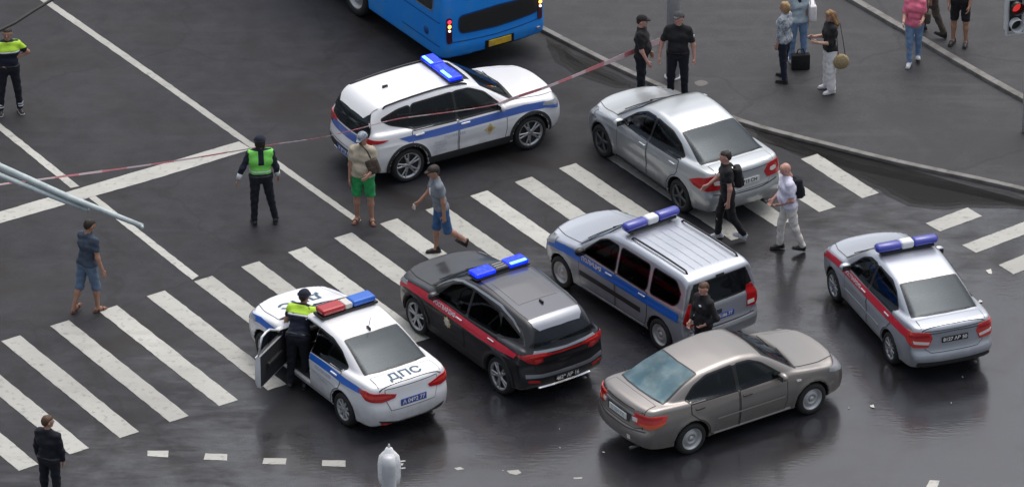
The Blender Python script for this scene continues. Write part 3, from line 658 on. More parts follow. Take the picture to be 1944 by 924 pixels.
SED_SEC = [(.15,.92),(.30,.965),(.45,.99),(.62,1.0),(.80,.99),(.92,.965),(1.05,.92)]
CARS = {}
CARS['dps'] = dict(name='police_car', label='white traffic police sedan with driver door open and red and blue light bar', cat='police car', side=1, rear_px=(651,806), front_px=(498,688),
    W=1.75, H=1.48, wb=2.60, ro=.955, fo=.85, r=.305, rims='cover', paint='white', gapmat='gapsoft',
    top=[(-1.1,1.02),(-.9,1.055),(-.6,1.085),(0,1.07),(1.6,1.04),(2.1,1.03),(2.5,.98),(2.95,.90),(3.2,.82),(3.35,.72),(3.5,.60)],
    gh=[(-.80,.95),(-.44,1.09),(.1,1.31),(.45,1.41),(.9,1.465),(1.3,1.475),(1.6,1.44),(1.78,1.37),(2.32,1.02),(2.5,.90)],
    plan=[(-1.0,.76),(-.6,.83),(-.1,.86),(1.3,.87),(2.6,.865),(3.1,.83),(3.45,.74)], sec=SED_SEC,
    bot=[(-1.0,.34),(-.6,.24),(0,.20),(2.6,.20),(3.2,.24),(3.5,.32)],
    xf=[(.15,3.32),(.25,3.40),(.45,3.45),(.6,3.44),(.75,3.38),(.9,3.25)], xr=[(.15,-.82),(.3,-.92),(.5,-.955),(.62,-.955),(.75,-.92),(.9,-.90),(1.02,-.89),(1.1,-.87)],
    gw=(.815,.40,.95), gwx=[(-.7,-.14),(.1,-.06),(.9,0),(2,0),(2.5,-.07)],
    win=[[(1.96,.97),(1.12,.975),(1.12,1.36),(1.40,1.36),(1.60,1.29)], [(1.04,.975),(.10,1.02),(.04,1.07),(.32,1.24),(.62,1.335),(1.04,1.365)]],
    rglass=(-.40,.40,.60,.52,None), wscreen=(2.30,1.72,.66,.56), bonnet=(2.40,3.28,.70,.60), mirror=(1.90,1.02),
    boot=[(-.52,.98),(-.52,.80),(-.44,.60),(.44,.60),(.52,.80),(.52,.98)], boottop=[(-.50,-.60),(-.82,-.62),(-.84,0),(-.82,.62),(-.50,.60),(-.53,0)],
    doors=doors2(2.0,1.08,.10,.30,.97,.965,1.0,.305,.40), handles=[(1.22,.86),(.28,.89)], opendoor=True, cut=(1.07,1.99,.33,.15), cutz=1.36, cutrake=1.35, after=open_door,
    lamps=[(REAR,[(1.13,.91),(1.25,.955),(1.42,.93),(1.58,.87),(1.56,.81),(1.42,.765),(1.26,.80)],'redlens',.016), (REAR,[(1.24,.90),(1.42,.885),(1.53,.855),(1.42,.83),(1.27,.85)],'redlens2',.022),
           (('C',2.4),[(.16,.66),(.42,.64),(.62,.76),(.60,.82),(.38,.78),(.20,.74)],'headlens',.014)],
    grille=[(-.5,.58),(.5,.58),(.42,.36),(-.42,.36)],
    extra=[('blue_stripe','L',[(1.05,.945),(.45,.955),(0,.945),(-.35,.95),(-.60,.94),(-.60,.86),(-.35,.84),(0,.82),(.45,.835),(1.05,.835)],'bluestripe',.0095), ('blue_stripe','L',[(2.06,.90),(2.7,.885),(3.12,.80),(3.2,.72),(3.12,.68),(2.7,.775),(2.06,.79)],'bluestripe',.0095),
           ('blue_stripe','R',[(2.0,.90),(2.7,.885),(3.12,.80),(3.12,.70),(2.7,.775),(2.0,.79),(0,.82),(-.6,.86),(-.6,.95),(0,.94)],'bluestripe',.0095),
           ('bumper_trim','B',[(-.62,.36),(-.66,.42),(-.3,.345),(.3,.345),(.66,.42),(.62,.36),(.35,.27),(-.35,.27)],'plastic',.014), ('reflector','B',[(.42,.33),(.62,.38),(.62,.345),(.42,.30)],'redlens',.02)],
    texts=[('door_lettering','L','ПОЛИЦИЯ',(.62,.76),.10,'inkgrey',dict(flip=-1,off=.010)), ('door_lettering','L','ДОРОЖНО-ПАТРУЛЬНАЯ\nСЛУЖБА',(.60,.62),.06,'inkgrey',dict(flip=-1,off=.010)),
           ('boot_lettering','T','ДПС',(-.68,.02),.26,'inkblue',dict(rot=-math.pi/2,off=.012,bold=.006,stretch=1.15)), ('bonnet_lettering','T','ДПС',(2.74,0),.34,'inkblue',dict(rot=math.pi/2,off=.012,bold=.008,stretch=1.15))],
    plate=('B',0,.70,.52,.125,'А 0482 77','plateblue','inkwhite'), bar=(1.22,.0,1.16,'dps'), aerial=.48, whip=.25)
CARS['focus'] = dict(pillar=[(1.16,.985),(1.16,1.40),(1.07,1.40),(1.07,.985)], name='parked_car', label='plain silver sedan with dark wheels and no stripe, beside the pavement kerb', cat='car', side=1, rear_px=(1288,402), front_px=(1133,292),
    W=1.84, H=1.49, wb=2.64, ro=.98, fo=.87, r=.325, rims='dark', paint='silver', gapmat='gapsoft', curve=(.16,.13), bulge=(.36,.22),
    top=[(-1.1,1.06),(-.9,1.10),(-.6,1.12),(0,1.09),(1.6,1.04),(2.1,1.02),(2.5,.97),(2.95,.88),(3.2,.79),(3.35,.70),(3.5,.60)],
    gh=[(-.85,.98),(-.48,1.11),(.05,1.31),(.45,1.42),(.9,1.48),(1.25,1.49),(1.6,1.45),(1.8,1.37),(2.38,1.02),(2.6,.90)],
    plan=[(-1.0,.78),(-.6,.87),(-.1,.905),(1.3,.915),(2.6,.91),(3.1,.86),(3.5,.74)], sec=SED_SEC, scallop=.02, flare=.022,
    bot=[(-1.0,.34),(-.6,.25),(0,.20),(2.6,.20),(3.2,.24),(3.5,.32)],
    xf=[(.15,3.38),(.25,3.46),(.45,3.51),(.6,3.49),(.75,3.42),(.9,3.25)], xr=[(.15,-.84),(.3,-.94),(.48,-.98),(.60,-.975),(.68,-.93),(.9,-.91),(1.02,-.91),(1.1,-.90)],
    gw=(.83,.40,.95), gwx=[(-.7,-.13),(.1,-.05),(.9,0),(2,0),(2.6,-.08)],
    win=[[(2.05,.985),(1.14,.99),(1.14,1.39),(1.45,1.375),(1.70,1.26)], [(1.09,.99),(.18,1.02),(.06,1.06),(.26,1.22),(.58,1.335),(1.09,1.39)]],
    rglass=(-.44,.38,.66,.55,None), wscreen=(2.34,1.74,.70,.58), bonnet=(2.42,3.30,.72,.58), mirror=(1.98,1.03),
    boot=[(-.56,1.0),(-.56,.80),(-.46,.66),(.46,.66),(.56,.80),(.56,1.0)], boottop=[(-.54,-.62),(-.84,-.62),(-.86,0),(-.84,.62),(-.54,.62),(-.57,0)],
    doors=doors2(2.06,1.10,.10,.30,.985,.98,1.01,.325,.42), handles=[(1.24,.87),(.26,.90)],
    lamps=[(REAR,[(1.04,.82),(1.18,.93),(1.34,1.02),(1.48,1.02),(1.54,.88),(1.50,.76),(1.30,.73),(1.12,.76)],'redlens',.018), (REAR,[(1.36,.90),(1.40,.93),(1.45,.92),(1.46,.87),(1.42,.84),(1.37,.85)],'whitelens',.026),
           (('C',2.4),[(.16,.68),(.42,.66),(.60,.78),(.58,.86),(.38,.82),(.20,.76)],'headlens',.014)],
    grille=[(-.5,.58),(.5,.58),(.42,.36),(-.42,.36)],
    extra=[('sill_trim','L',[(.46,.27),(2.16,.27),(2.16,.235),(.46,.235)],'plastic',.012), ('sill_trim','R',[(.46,.27),(2.16,.27),(2.16,.235),(.46,.235)],'plastic',.012)],
    strips=[('bumper_crease','B',[(-.70,.66),(-.3,.625),(.3,.625),(.70,.66)],.02,'gapsoft',.008)],
    plate=('B',0,.80,.52,.115,'К 713 СН','platewhite','ink'))
CARS['granta'] = dict(pillar=[(1.06,.98),(1.06,1.405),(.95,1.405),(.95,.98)], name='police_car', label='silver police sedan with a red side stripe and blue tube light bar', cat='police car', side=1, rear_px=(1687,688), front_px=(1583,572),
    W=1.70, H=1.50, wb=2.476, ro=.98, fo=.80, r=.295, rims='alloy', paint='silver_blue', gapmat='gapsoft', bulge=(.26,.16),
    top=[(-1.1,1.05),(-.9,1.09),(-.6,1.11),(0,1.08),(1.6,1.04),(2.1,1.02),(2.4,.97),(2.85,.89),(3.1,.80),(3.25,.70),(3.4,.60)],
    gh=[(-.85,.98),(-.52,1.10),(-.1,1.28),(.3,1.42),(.8,1.49),(1.2,1.50),(1.55,1.46),(1.7,1.40),(2.2,1.04),(2.4,.90)],
    plan=[(-1.0,.75),(-.6,.82),(-.1,.84),(1.3,.845),(2.5,.84),(3.0,.80),(3.4,.70)], sec=SED_SEC, crz=.72,
    bot=[(-1.0,.34),(-.6,.25),(0,.21),(2.5,.21),(3.1,.25),(3.4,.32)],
    xf=[(.15,3.14),(.25,3.22),(.45,3.276),(.6,3.27),(.75,3.21),(.9,3.05)], xr=[(.15,-.84),(.3,-.94),(.46,-.98),(.56,-.975),(.62,-.92),(.9,-.91),(1.02,-.92),(1.1,-.90)],
    gw=(.79,.36,.95), gwx=[(-.7,-.12),(.1,-.05),(.9,0),(2,0),(2.5,-.07)],
    win=[[(1.88,.98),(1.04,.985),(1.04,1.40),(1.32,1.39),(1.54,1.29)], [(.97,.985),(.06,1.0),(-.02,1.06),(.20,1.26),(.45,1.36),(.97,1.40)]],
    rglass=(-.48,.25,.60,.52,None), wscreen=(2.20,1.66,.66,.56), bonnet=(2.28,3.10,.68,.58), mirror=(1.80,1.03),
    boot=[(-.54,1.0),(-.54,.66),(-.44,.60),(.44,.60),(.54,.66),(.54,1.0)], boottop=[(-.58,-.60),(-.84,-.60),(-.86,0),(-.84,.60),(-.58,.60),(-.61,0)],
    doors=doors2(1.92,1.0,.02,.30,.975,.975,.99,.295,.385), handles=[(1.14,.87),(.16,.89)],
    lamps=[(REAR,[(1.22,.97),(1.38,1.0),(1.50,.98),(1.52,.86),(1.48,.70),(1.34,.70),(1.24,.80)],'redlens2',.016), (REAR,[(1.33,.83),(1.49,.80),(1.48,.75),(1.34,.775)],'whitelens',.022), (REAR,[(1.28,.93),(1.48,.95),(1.49,.90),(1.28,.88)],'redlens',.022),
           (('C',2.4),[(.16,.66),(.42,.64),(.62,.76),(.60,.84),(.38,.80),(.20,.74)],'headlens',.014)],
    grille=[(-.5,.58),(.5,.58),(.42,.36),(-.42,.36)],
    extra=[('red_stripe',md,[(-.66,.96),(-.2,.965),(.6,.955),(1.3,.945),(2.0,.93),(2.4,.90),(2.8,.83),(3.04,.75),(3.02,.64),(2.8,.71),(2.4,.78),(1.9,.79),(1.2,.79),(.5,.80),(-.2,.82),(-.64,.82)],'redstripe',.0095) for md in 'LR'] +
          [('rear_bumper','B',[(-.74,.50),(-.70,.57),(-.3,.55),(.3,.55),(.70,.57),(.74,.50),(.66,.44),(-.66,.44)],'silver_blue',.02), ('bumper_trim','B',[(-.70,.36),(-.68,.42),(.68,.42),(.70,.36),(.5,.30),(-.5,.30)],'plastic',.012)]
          + [('side_moulding',md,[(.48,.52),(1.95,.52),(1.95,.475),(.48,.475)],'greysilver',.014) for md in 'LR'],
    strips=[('boot_crease','B',[(-.5,.955),(0,.975),(.5,.955)],.014,'gapsoft',.009)],
    texts=[('stripe_lettering','L','РОСГВАРДИЯ',(1.60,.87),.095,'inkwhite',dict(flip=-1,off=.013,bold=.003))],
    plate=('B',0,.82,.50,.11,'8127 АВ 50','plateblack','inkwhite'), bar=(1.22,.0,1.16,'tube'))
CARS['almera'] = dict(pillar=[(1.04,.95),(1.04,1.35),(.93,1.35),(.93,.95)], name='parked_car', label='champagne brown sedan with bluish rear glass and no light bar', cat='car', side=-1, rear_px=(1314,862), front_px=(1540,787),
    W=1.71, H=1.445, wb=2.535, ro=1.045, fo=.93, r=.30, rims='steel', paint='champagne', gapmat='gap', bulge=(.34,.20), crease=0, scallop=0,
    top=[(-1.1,1.0),(-.9,1.04),(-.6,1.06),(0,1.03),(1.6,1.0),(2.1,.99),(2.4,.95),(2.95,.87),(3.2,.79),(3.4,.68),(3.5,.60)],
    gh=[(-.85,.92),(-.55,1.04),(-.1,1.26),(.3,1.38),(.8,1.435),(1.2,1.445),(1.55,1.40),(1.75,1.32),(2.28,1.0),(2.5,.88)],
    plan=[(-1.0,.76),(-.6,.83),(-.1,.85),(1.3,.855),(2.5,.85),(3.0,.82),(3.45,.70)], sec=[(.15,.90),(.30,.955),(.45,.985),(.62,1.0),(.80,.985),(.92,.95),(1.05,.90)],
    bot=[(-1.0,.34),(-.6,.25),(0,.20),(2.5,.20),(3.1,.24),(3.5,.32)],
    xf=[(.15,3.34),(.25,3.42),(.45,3.465),(.6,3.45),(.75,3.36),(.9,3.2)], xr=[(.15,-.90),(.3,-1.0),(.48,-1.045),(.60,-1.04),(.66,-.98),(.85,-.96),(.96,-.95),(1.1,-.90)],
    gw=(.79,.40,.92), gwx=[(-.7,-.12),(.1,-.05),(.9,0),(2,0),(2.5,-.07)],
    win=[[(1.92,.945),(1.02,.955),(1.02,1.345),(1.30,1.335),(1.52,1.25)], [(.95,.955),(.02,.985),(-.06,1.02),(.14,1.19),(.42,1.30),(.95,1.345)]],
    rglass=(-.52,.26,.60,.50,None), wscreen=(2.24,1.66,.66,.54), bonnet=(2.32,3.22,.66,.54), mirror=(1.84,.99), rgm='bluerear',
    boot=[(-.62,.96),(-.62,.70),(-.5,.655),(.5,.655),(.62,.70),(.62,.96)], boottop=[(-.62,-.60),(-.90,-.62),(-.93,0),(-.90,.62),(-.62,.60),(-.65,0)],
    doors=doors2(1.95,.985,0,.28,.945,.945,.96,.30,.39), handles=[(1.14,.83),(.16,.855)], handlemat='gapsoft',
    lamps=[(REAR,[(1.16,.90),(1.30,.93),(1.53,.93),(1.55,.84),(1.50,.72),(1.34,.70),(1.20,.78)],'redlens2',.016), (REAR,[(1.48,.84),(1.55,.84),(1.54,.77),(1.48,.77)],'whitelens',.023), (REAR,[(1.18,.80),(1.36,.775),(1.46,.76),(1.44,.72),(1.34,.70),(1.24,.74)],'amberlens',.022), (REAR,[(1.22,.905),(1.5,.915),(1.5,.875),(1.24,.865)],'redlens',.022),
           (('C',2.4),[(.16,.68),(.42,.66),(.60,.74),(.58,.81),(.38,.79),(.20,.75)],'headlens',.014)],
    grille=[(-.42,.62),(.42,.62),(.36,.50),(-.36,.50)],
    extra=[('boot_garnish','B',[(-.44,.90),(.44,.90),(.44,.865),(-.44,.865)],'chrome',.018), ('plate_recess','B',[(-.36,.86),(.36,.86),(.33,.70),(-.33,.70)],'gapsoft',.009)] + []
        + [('sill_trim',md,[(.46,.285),(2.08,.285),(2.08,.26),(.46,.26)],'chrome',.012) for md in 'LR'] + [('side_repeater',md,[(2.18,.80),(2.27,.79),(2.27,.76),(2.18,.765)],'whitelens',.014) for md in 'LR'],
    strips=[('side_moulding',md,[(.52,.565),(1.2,.565),(1.93,.565)],.026,'champlight',.013) for md in 'LR']+[('bumper_crease','B',[(-.70,.64),(-.3,.605),(.3,.605),(.70,.64)],.02,'gapsoft',.008), ('bumper_sticker','B',[(-.42,.46),(-.34,.46)],.09,'whitelens',.008)],
    plate=('B',0,.775,.52,.115,'О 364 ВК','platewhite','inkgrey'))
CARS['largus'] = dict(sideglass='darkside', name='police_van', label='silver police estate with blue side stripe, roof rails and blue tube light bar', cat='police car', side=1, rear_px=(1251,664), front_px=(1059,542),
    W=1.76, H=1.64, wb=2.905, ro=.745, fo=.82, r=.305, rims='steel', paint='silver_blue', gapmat='gapsoft', bulge=(.30,.06), kg=.085, rearmode='B', xm=1.4, curve=(.14,.035), ktop=.07,
    top=[(-1.1,1.06),(0,1.06),(1.6,1.05),(2.4,1.06),(2.6,1.03),(3.1,.95),(3.4,.86),(3.6,.75),(3.8,.60)],
    gh=[(-.86,.8),(-.76,1.0),(-.67,1.42),(-.62,1.55),(-.45,1.615),(.3,1.64),(1.2,1.64),(1.65,1.60),(1.85,1.53),(2.50,1.09),(2.7,.95)], ghs=.05,
    plan=[(-1.0,.82),(-.6,.855),(-.1,.865),(1.3,.87),(2.9,.87),(3.3,.82),(3.7,.70)], sec=[(.15,.93),(.30,.965),(.45,.985),(.62,1.0),(.80,.995),(.92,.98),(1.05,.955),(1.2,.93)],
    bot=[(-1.0,.34),(-.6,.27),(0,.22),(2.9,.22),(3.3,.26),(3.7,.32)],
    xf=[(.15,3.58),(.25,3.66),(.45,3.72),(.6,3.71),(.75,3.65),(.9,3.5)], xr=[(.15,-.64),(.3,-.74),(.48,-.76),(.56,-.755),(.62,-.71),(.9,-.70),(1.1,-.69),(1.4,-.65)],
    gw=(.84,.21,1.0), gwx=[(-.9,-.03),(.1,0),(.9,0),(2.3,0),(2.7,-.08)],
    win=[[(2.26,1.00),(1.34,1.00),(1.34,1.46),(1.66,1.46),(1.86,1.37)], [(1.24,1.00),(.46,1.00),(.42,1.10),(.44,1.47),(1.24,1.47)], [(.30,1.02),(-.34,1.04),(-.44,1.14),(-.46,1.30),(-.30,1.46),(.30,1.47)]],
    rglass=(0,0,.64,.56,(1.06,1.45)), wscreen=(2.46,1.82,.70,.60), bonnet=(2.56,3.5,.68,.56), mirror=(2.20,1.06), mirrormat='trim', rgm='darkrearglass',
    boot=[(-.68,1.03),(-.69,.70),(-.62,.60),(.62,.60),(.69,.70),(.68,1.03)],
    doors=doors2(2.32,1.29,.38,.33,1.0,.99,.99,.305,.43), handles=[(1.46,.90),(.50,.90)],
    lamps=[(('C',-.1),[(1.265,1.13),(1.33,1.14),(1.355,1.02),(1.37,.74),(1.28,.70),(1.225,.80),(1.245,1.0)],'redlens',.018), (('C',-.1),[(1.28,.84),(1.36,.84),(1.36,.77),(1.28,.77)],'whitelens',.024), (('C',-.1),[(1.265,1.15),(1.33,1.16),(1.32,1.34),(1.29,1.40)],'trim',.012),
           (('C',2.6),[(.16,.72),(.42,.70),(.60,.82),(.58,.92),(.38,.88),(.20,.80)],'headlens',.014)],
    grille=[(-.42,.64),(.42,.64),(.36,.50),(-.36,.50)],
    extra=[('blue_stripe',md,[(-.52,.94),(.3,.945),(1.3,.95),(2.3,.945),(2.8,.915),(3.15,.85),(3.38,.76),(3.36,.66),(3.1,.73),(2.8,.775),(2.3,.775),(1.3,.765),(.3,.76),(-.52,.765)],'bluestripe',.0095) for md in 'LR']
        + [('side_moulding',md,[(.55,.62),(2.32,.62),(2.32,.52),(.55,.52)],'plastic',.016) for md in 'LR'] + [('sill_trim',md,[(.48,.30),(2.42,.30),(2.42,.27),(.48,.27)],'silver',.016) for md in 'LR']
        + [('rear_bumper','B',[(-.78,.53),(-.70,.565),(.70,.565),(.78,.53),(.70,.50),(-.70,.50)],'silver',.02), ('brake_lamp','B',[(-.09,1.525),(.09,1.525),(.09,1.49),(-.09,1.49)],'trim',.012), ('boot_handle','B',[(.02,.88),(.24,.88),(.24,.80),(.02,.80)],'gapsoft',.014)]
        + [('lettering_strip','L',[(2.27,.925),(1.66,.92),(1.66,.832),(2.27,.838)],'bluestripe2',.0115)],
    strips=[('bumper_crease','B',[(-.72,.60),(-.3,.585),(.3,.585),(.72,.60)],.016,'gapsoft',.008)] + [('roof_rib','T',[(-.35,y),(1.30,y)],.010,'ribgrey',.004) for y in (-.36,-.18,0,.18,.36)],
    texts=[('stripe_lettering','L','ПОЛИЦИЯ',(1.97,.878),.115,'inkwhite',dict(flip=-1,off=.015,bold=.004))],
    plate=('B',0,.74,.50,.11,'М 5186 77','plateblue','inkwhite'), bar=(1.38,.02,1.18,'tube'), rails=(-.40,1.18,.56,'plastic',.045))
SUVSEC = [(.15,.93),(.30,.97),(.45,.99),(.62,1.0),(.80,.995),(.92,.975),(1.05,.945),(1.2,.91)]
def suvtrim(r, wb, cl, xa, xb):
    out = []
    for md in 'LR':
        for x in (0, wb): out.append(('arch_cladding', md, [p for p in ring(x, r, r+.052, r+.052+cl, -4, 184)], 'plastic', .016))
        out.append(('sill_cladding', md, [(xa,.42),(xb,.42),(xb,.27),(xa,.27)], 'plastic', .016))
    return out
CARS['darksuv'] = dict(sideglass='darkside', pillar=[(1.12,1.025),(1.12,1.50),(1.02,1.50),(1.02,1.025)], name='police_car', label='dark grey SUV with a red side stripe, black plate and lit blue light bar', cat='police car', side=1, rear_px=(946,746), front_px=(791,634),
    W=1.83, H=1.60, wb=2.62, ro=.83, fo=.88, r=.345, rims='suv', paint='dark', bulge=(.28,.16), rearmode='B', curve=(.14,.08), crz=.78, scallop=.022, flare=.02,
    top=[(-1.1,1.08),(-.6,1.12),(0,1.10),(1.6,1.06),(2.2,1.08),(2.5,1.05),(3.0,.98),(3.25,.90),(3.42,.78),(3.6,.60)],
    gh=[(-.90,.95),(-.76,1.12),(-.60,1.34),(-.52,1.44),(-.42,1.50),(.1,1.555),(.7,1.60),(1.15,1.60),(1.5,1.56),(1.7,1.49),(2.35,1.10),(2.55,.98)], ghs=.045,
    plan=[(-1.0,.80),(-.6,.885),(-.1,.905),(1.3,.91),(2.6,.905),(3.1,.86),(3.5,.76)], sec=SUVSEC,
    bot=[(-1.0,.42),(-.6,.30),(0,.25),(2.6,.25),(3.1,.30),(3.6,.40)],
    xf=[(.15,3.34),(.3,3.44),(.5,3.50),(.7,3.48),(.85,3.42),(1.0,3.3)], xr=[(.15,-.66),(.3,-.76),(.45,-.82),(.60,-.83),(.70,-.80),(.80,-.77),(.95,-.80),(1.02,-.79),(1.1,-.74)],
    gw=(.84,.34,1.0), gwx=[(-.8,-.10),(.1,-.03),(.9,0),(2,0),(2.5,-.06)],
    win=[[(2.02,1.03),(1.10,1.03),(1.10,1.49),(1.42,1.47),(1.68,1.36)], [(1.04,1.03),(.16,1.06),(.06,1.12),(.30,1.42),(1.04,1.49)], [(.10,1.07),(-.36,1.19),(-.40,1.24),(.18,1.40)]],
    rglass=(0,0,.60,.50,(1.07,1.36)), wscreen=(2.34,1.72,.68,.56), bonnet=(2.44,3.34,.72,.62), mirror=(1.95,1.08), rgm='darkrearglass',
    boot=[(-.64,1.0),(-.60,.66),(.60,.66),(.64,1.0)],
    doors=doors2(2.04,1.07,.10,.36,1.01,1.01,1.04,.345,.45), handles=[(1.22,.93),(.24,.95)], handlemat='chrome',
    lamps=[(REAR,[(1.16,.99),(1.28,1.03),(1.45,1.02),(1.56,.985),(1.52,.95),(1.44,.94),(1.44,.85),(1.36,.82),(1.29,.88),(1.24,.95)],'redlens',.018), (REAR,[(1.30,.995),(1.46,.99),(1.5,.972),(1.30,.97)],'redlens2',.025), (REAR,[(1.34,.92),(1.42,.92),(1.41,.86),(1.36,.855)],'redlens2',.025),
           (('C',2.4),[(.16,.80),(.42,.78),(.60,.86),(.58,.92),(.38,.88),(.20,.84)],'headlens',.014)],
    grille=[(-.55,.74),(.55,.74),(.48,.44),(-.48,.44)],
    extra=suvtrim(.345,2.62,.06,.45,2.16) + [('red_stripe',md,[(-.52,1.0),(-.2,1.01),(.6,1.0),(1.3,1.0),(2.0,1.0),(2.5,.97),(2.95,.91),(3.2,.83),(3.22,.71),(2.95,.79),(2.5,.825),(2.0,.83),(1.3,.83),(.6,.83),(0,.86),(-.45,.90)],'redstripe',.0095) for md in 'LR']
        + [('roof_panel','T',[(-.38,-.50),(-.36,.50),(-.05,.52),(1.45,.49),(1.62,.44),(1.66,0),(1.62,-.44),(1.45,-.49),(-.05,-.52)],'roofgrey',.007), ('rear_spoiler','T',[(-.57,-.42),(-.585,0),(-.57,.42),(-.50,.50),(-.37,.52),(-.37,-.52),(-.50,-.50)],'spoilergrey',.014), ('sunroof','T',[(.10,-.40),(.10,.40),(.95,.40),(.95,-.40)],'roofdark',.011)]
        + [('roof_trim',md,band([(-.36,1.31),(-.1,1.43),(.3,1.515),(.7,1.535),(1.1,1.535),(1.45,1.50),(1.7,1.42),(1.95,1.27),(2.12,1.14)],.03),'spoilergrey',.012) for md in 'LR']
        + [('lamp_strip','B',[(-.66,.985),(0,.985),(.66,.985),(.66,.955),(0,.955),(-.66,.955)],'redlens',.012), ('tailgate_trim','B',[(-.62,1.065),(0,1.04),(.62,1.065),(.66,1.02),(0,1.0),(-.66,1.02)],'spoilergrey',.012),
           ('rear_bumper','B',[(-.80,.66),(-.5,.62),(.5,.62),(.80,.66),(.80,.59),(.5,.56),(-.5,.56),(-.80,.59)],'spoilergrey',.012), ('skid_plate','B',[(-.55,.36),(0,.35),(.55,.36),(.55,.33),(0,.32),(-.55,.33)],'chrome',.03), ('reflector','B',[(.54,.50),(.76,.54),(.76,.50),(.54,.46)],'redlens',.014), ('reflector','B',[(-.54,.50),(-.76,.54),(-.76,.50),(-.54,.46)],'redlens',.014)]
        + [('crest','L',star(1.58,.70,.085,.115,8),'gold',.012), ('crest_shield','L',[(1.52,.76),(1.58,.78),(1.64,.76),(1.635,.68),(1.58,.63),(1.525,.68)],'emblemwhite',.015)],
    texts=[('stripe_lettering','L','РОСГВАРДИЯ',(1.69,.925),.10,'inkwhite',dict(flip=-1,off=.013,bold=.003))],
    plate=('B',0,.475,.50,.115,'4629 АВ 16','plateblack','inkwhite'), bar=(1.30,.0,1.14,'flat'), aerial=-.02)
CARS['whitesuv'] = dict(pillar=[(1.12,1.025),(1.12,1.51),(1.03,1.51),(1.03,1.025)], name='police_car', label='white police SUV with blue side stripe, gold door emblem and lit light bar', cat='police car', side=-1, rear_px=(777,346), front_px=(1006,285),
    W=1.84, H=1.62, wb=2.64, ro=.88, fo=.90, r=.345, rims='suv', paint='white', gapmat='gapsoft', bulge=(.28,.18), rearmode='B', curve=(.14,.10), crz=.80, scallop=.022, flare=.02,
    top=[(-1.1,1.08),(-.6,1.12),(0,1.10),(1.6,1.06),(2.2,1.09),(2.5,1.07),(3.0,1.0),(3.3,.91),(3.45,.80),(3.6,.60)],
    gh=[(-.98,.95),(-.87,1.10),(-.71,1.34),(-.61,1.48),(-.50,1.555),(.1,1.60),(.7,1.625),(1.15,1.62),(1.5,1.58),(1.7,1.51),(2.38,1.11),(2.6,.98)], ghs=.045,
    plan=[(-1.0,.80),(-.6,.885),(-.1,.91),(1.3,.915),(2.6,.91),(3.1,.87),(3.5,.78)], sec=SUVSEC,
    bot=[(-1.0,.42),(-.6,.30),(0,.25),(2.6,.25),(3.1,.30),(3.6,.40)],
    xf=[(.15,3.36),(.3,3.46),(.5,3.53),(.7,3.52),(.85,3.46),(1.0,3.34)], xr=[(.15,-.70),(.3,-.80),(.45,-.87),(.60,-.88),(.75,-.85),(.95,-.83),(1.1,-.80)],
    gw=(.84,.34,1.0), gwx=[(-.8,-.10),(.1,-.03),(.9,0),(2,0),(2.5,-.06)],
    win=[[(2.06,1.03),(1.10,1.03),(1.10,1.50),(1.42,1.49),(1.72,1.36)], [(1.05,1.03),(.16,1.05),(.06,1.10),(.20,1.46),(1.05,1.50)], [(.12,1.07),(-.30,1.20),(-.46,1.31),(-.10,1.42),(.14,1.45)]],
    rglass=(0,0,.66,.53,(1.01,1.39)), wscreen=(2.36,1.74,.70,.58), bonnet=(2.46,3.38,.72,.62), mirror=(1.98,1.09), rgm='rearglass',
    boot=[(-.70,.98),(-.66,.62),(.66,.62),(.70,.98)],
    doors=doors2(2.08,1.07,.10,.38,1.01,1.01,1.03,.345,.45), handles=[(1.22,.93),(.24,.94)],
    lamps=[(REAR,[(1.10,.97),(1.25,1.0),(1.40,1.0),(1.52,.97),(1.52,.93),(1.40,.93),(1.36,.82),(1.30,.82),(1.28,.92),(1.16,.94)],'redlens',.018),
           (('C',2.4),[(.16,.80),(.42,.78),(.60,.86),(.58,.92),(.38,.88),(.20,.84)],'headlens',.014)],
    grille=[(-.55,.74),(.55,.74),(.48,.44),(-.48,.44)],
    extra=suvtrim(.345,2.64,.075,.45,2.18) + [('blue_stripe',md,[(-.20,.955),(.6,.96),(1.3,.965),(2.0,.97),(2.5,.975),(2.95,.93),(3.2,.86),(3.30,.80),(3.26,.72),(2.95,.80),(2.5,.835),(2.0,.83),(1.3,.825),(.6,.82),(.0,.84)],'bluestripe2',.0095) for md in 'LR']
        + [('blue_stripe','B',[(-.70,.965),(0,.95),(.70,.965),(.66,.80),(0,.79),(-.66,.80)],'bluestripe2',.0095), ('bumper_cladding','B',[(-.80,.58),(-.5,.56),(.5,.56),(.80,.58),(.74,.32),(-.74,.32)],'plastic',.014), ('skid_plate','B',[(-.55,.38),(0,.37),(.55,.38),(.55,.34),(0,.33),(-.55,.34)],'chrome',.024),
           ('rear_spoiler','T',[(-.70,-.44),(-.72,0),(-.70,.44),(-.62,.53),(-.46,.56),(-.46,-.56),(-.62,-.53)],'white',.02), ('sunroof','T',[(1.38,-.42),(1.38,.42),(1.58,.40),(1.58,-.40)],'trim',.008)]
        + [('emblem','R',star(1.74,.68,.075,.125,4),'gold',.012), ('emblem_disc','R',star(1.74,.68,.05,.05,8),'emblemred',.015)],
    texts=[('door_lettering','R','ПОЛИЦИЯ',(.98,.745),.09,'inkgrey',dict(off=.012)), ('door_lettering','R','ЗАЩИТА\nПОРЯДОК\nЗАКОН\nПОМОЩЬ',(.66,.59),.062,'inkgrey',dict(off=.012))],
    plate=('B',0,.48,.52,.115,'Р 0917 77','plateblue','inkwhite'), bar=(1.22,.0,1.16,'flat2'), rails=(-.38,1.40,.585,'trim',.03), aerial=-.0)
M['bluerear'] = carglass('painted_reflection_glass', .16, .55, (.14,.27,.33), 1.6, c2=(.30,.42,.45))  # bluish sky reflections painted into the film colours
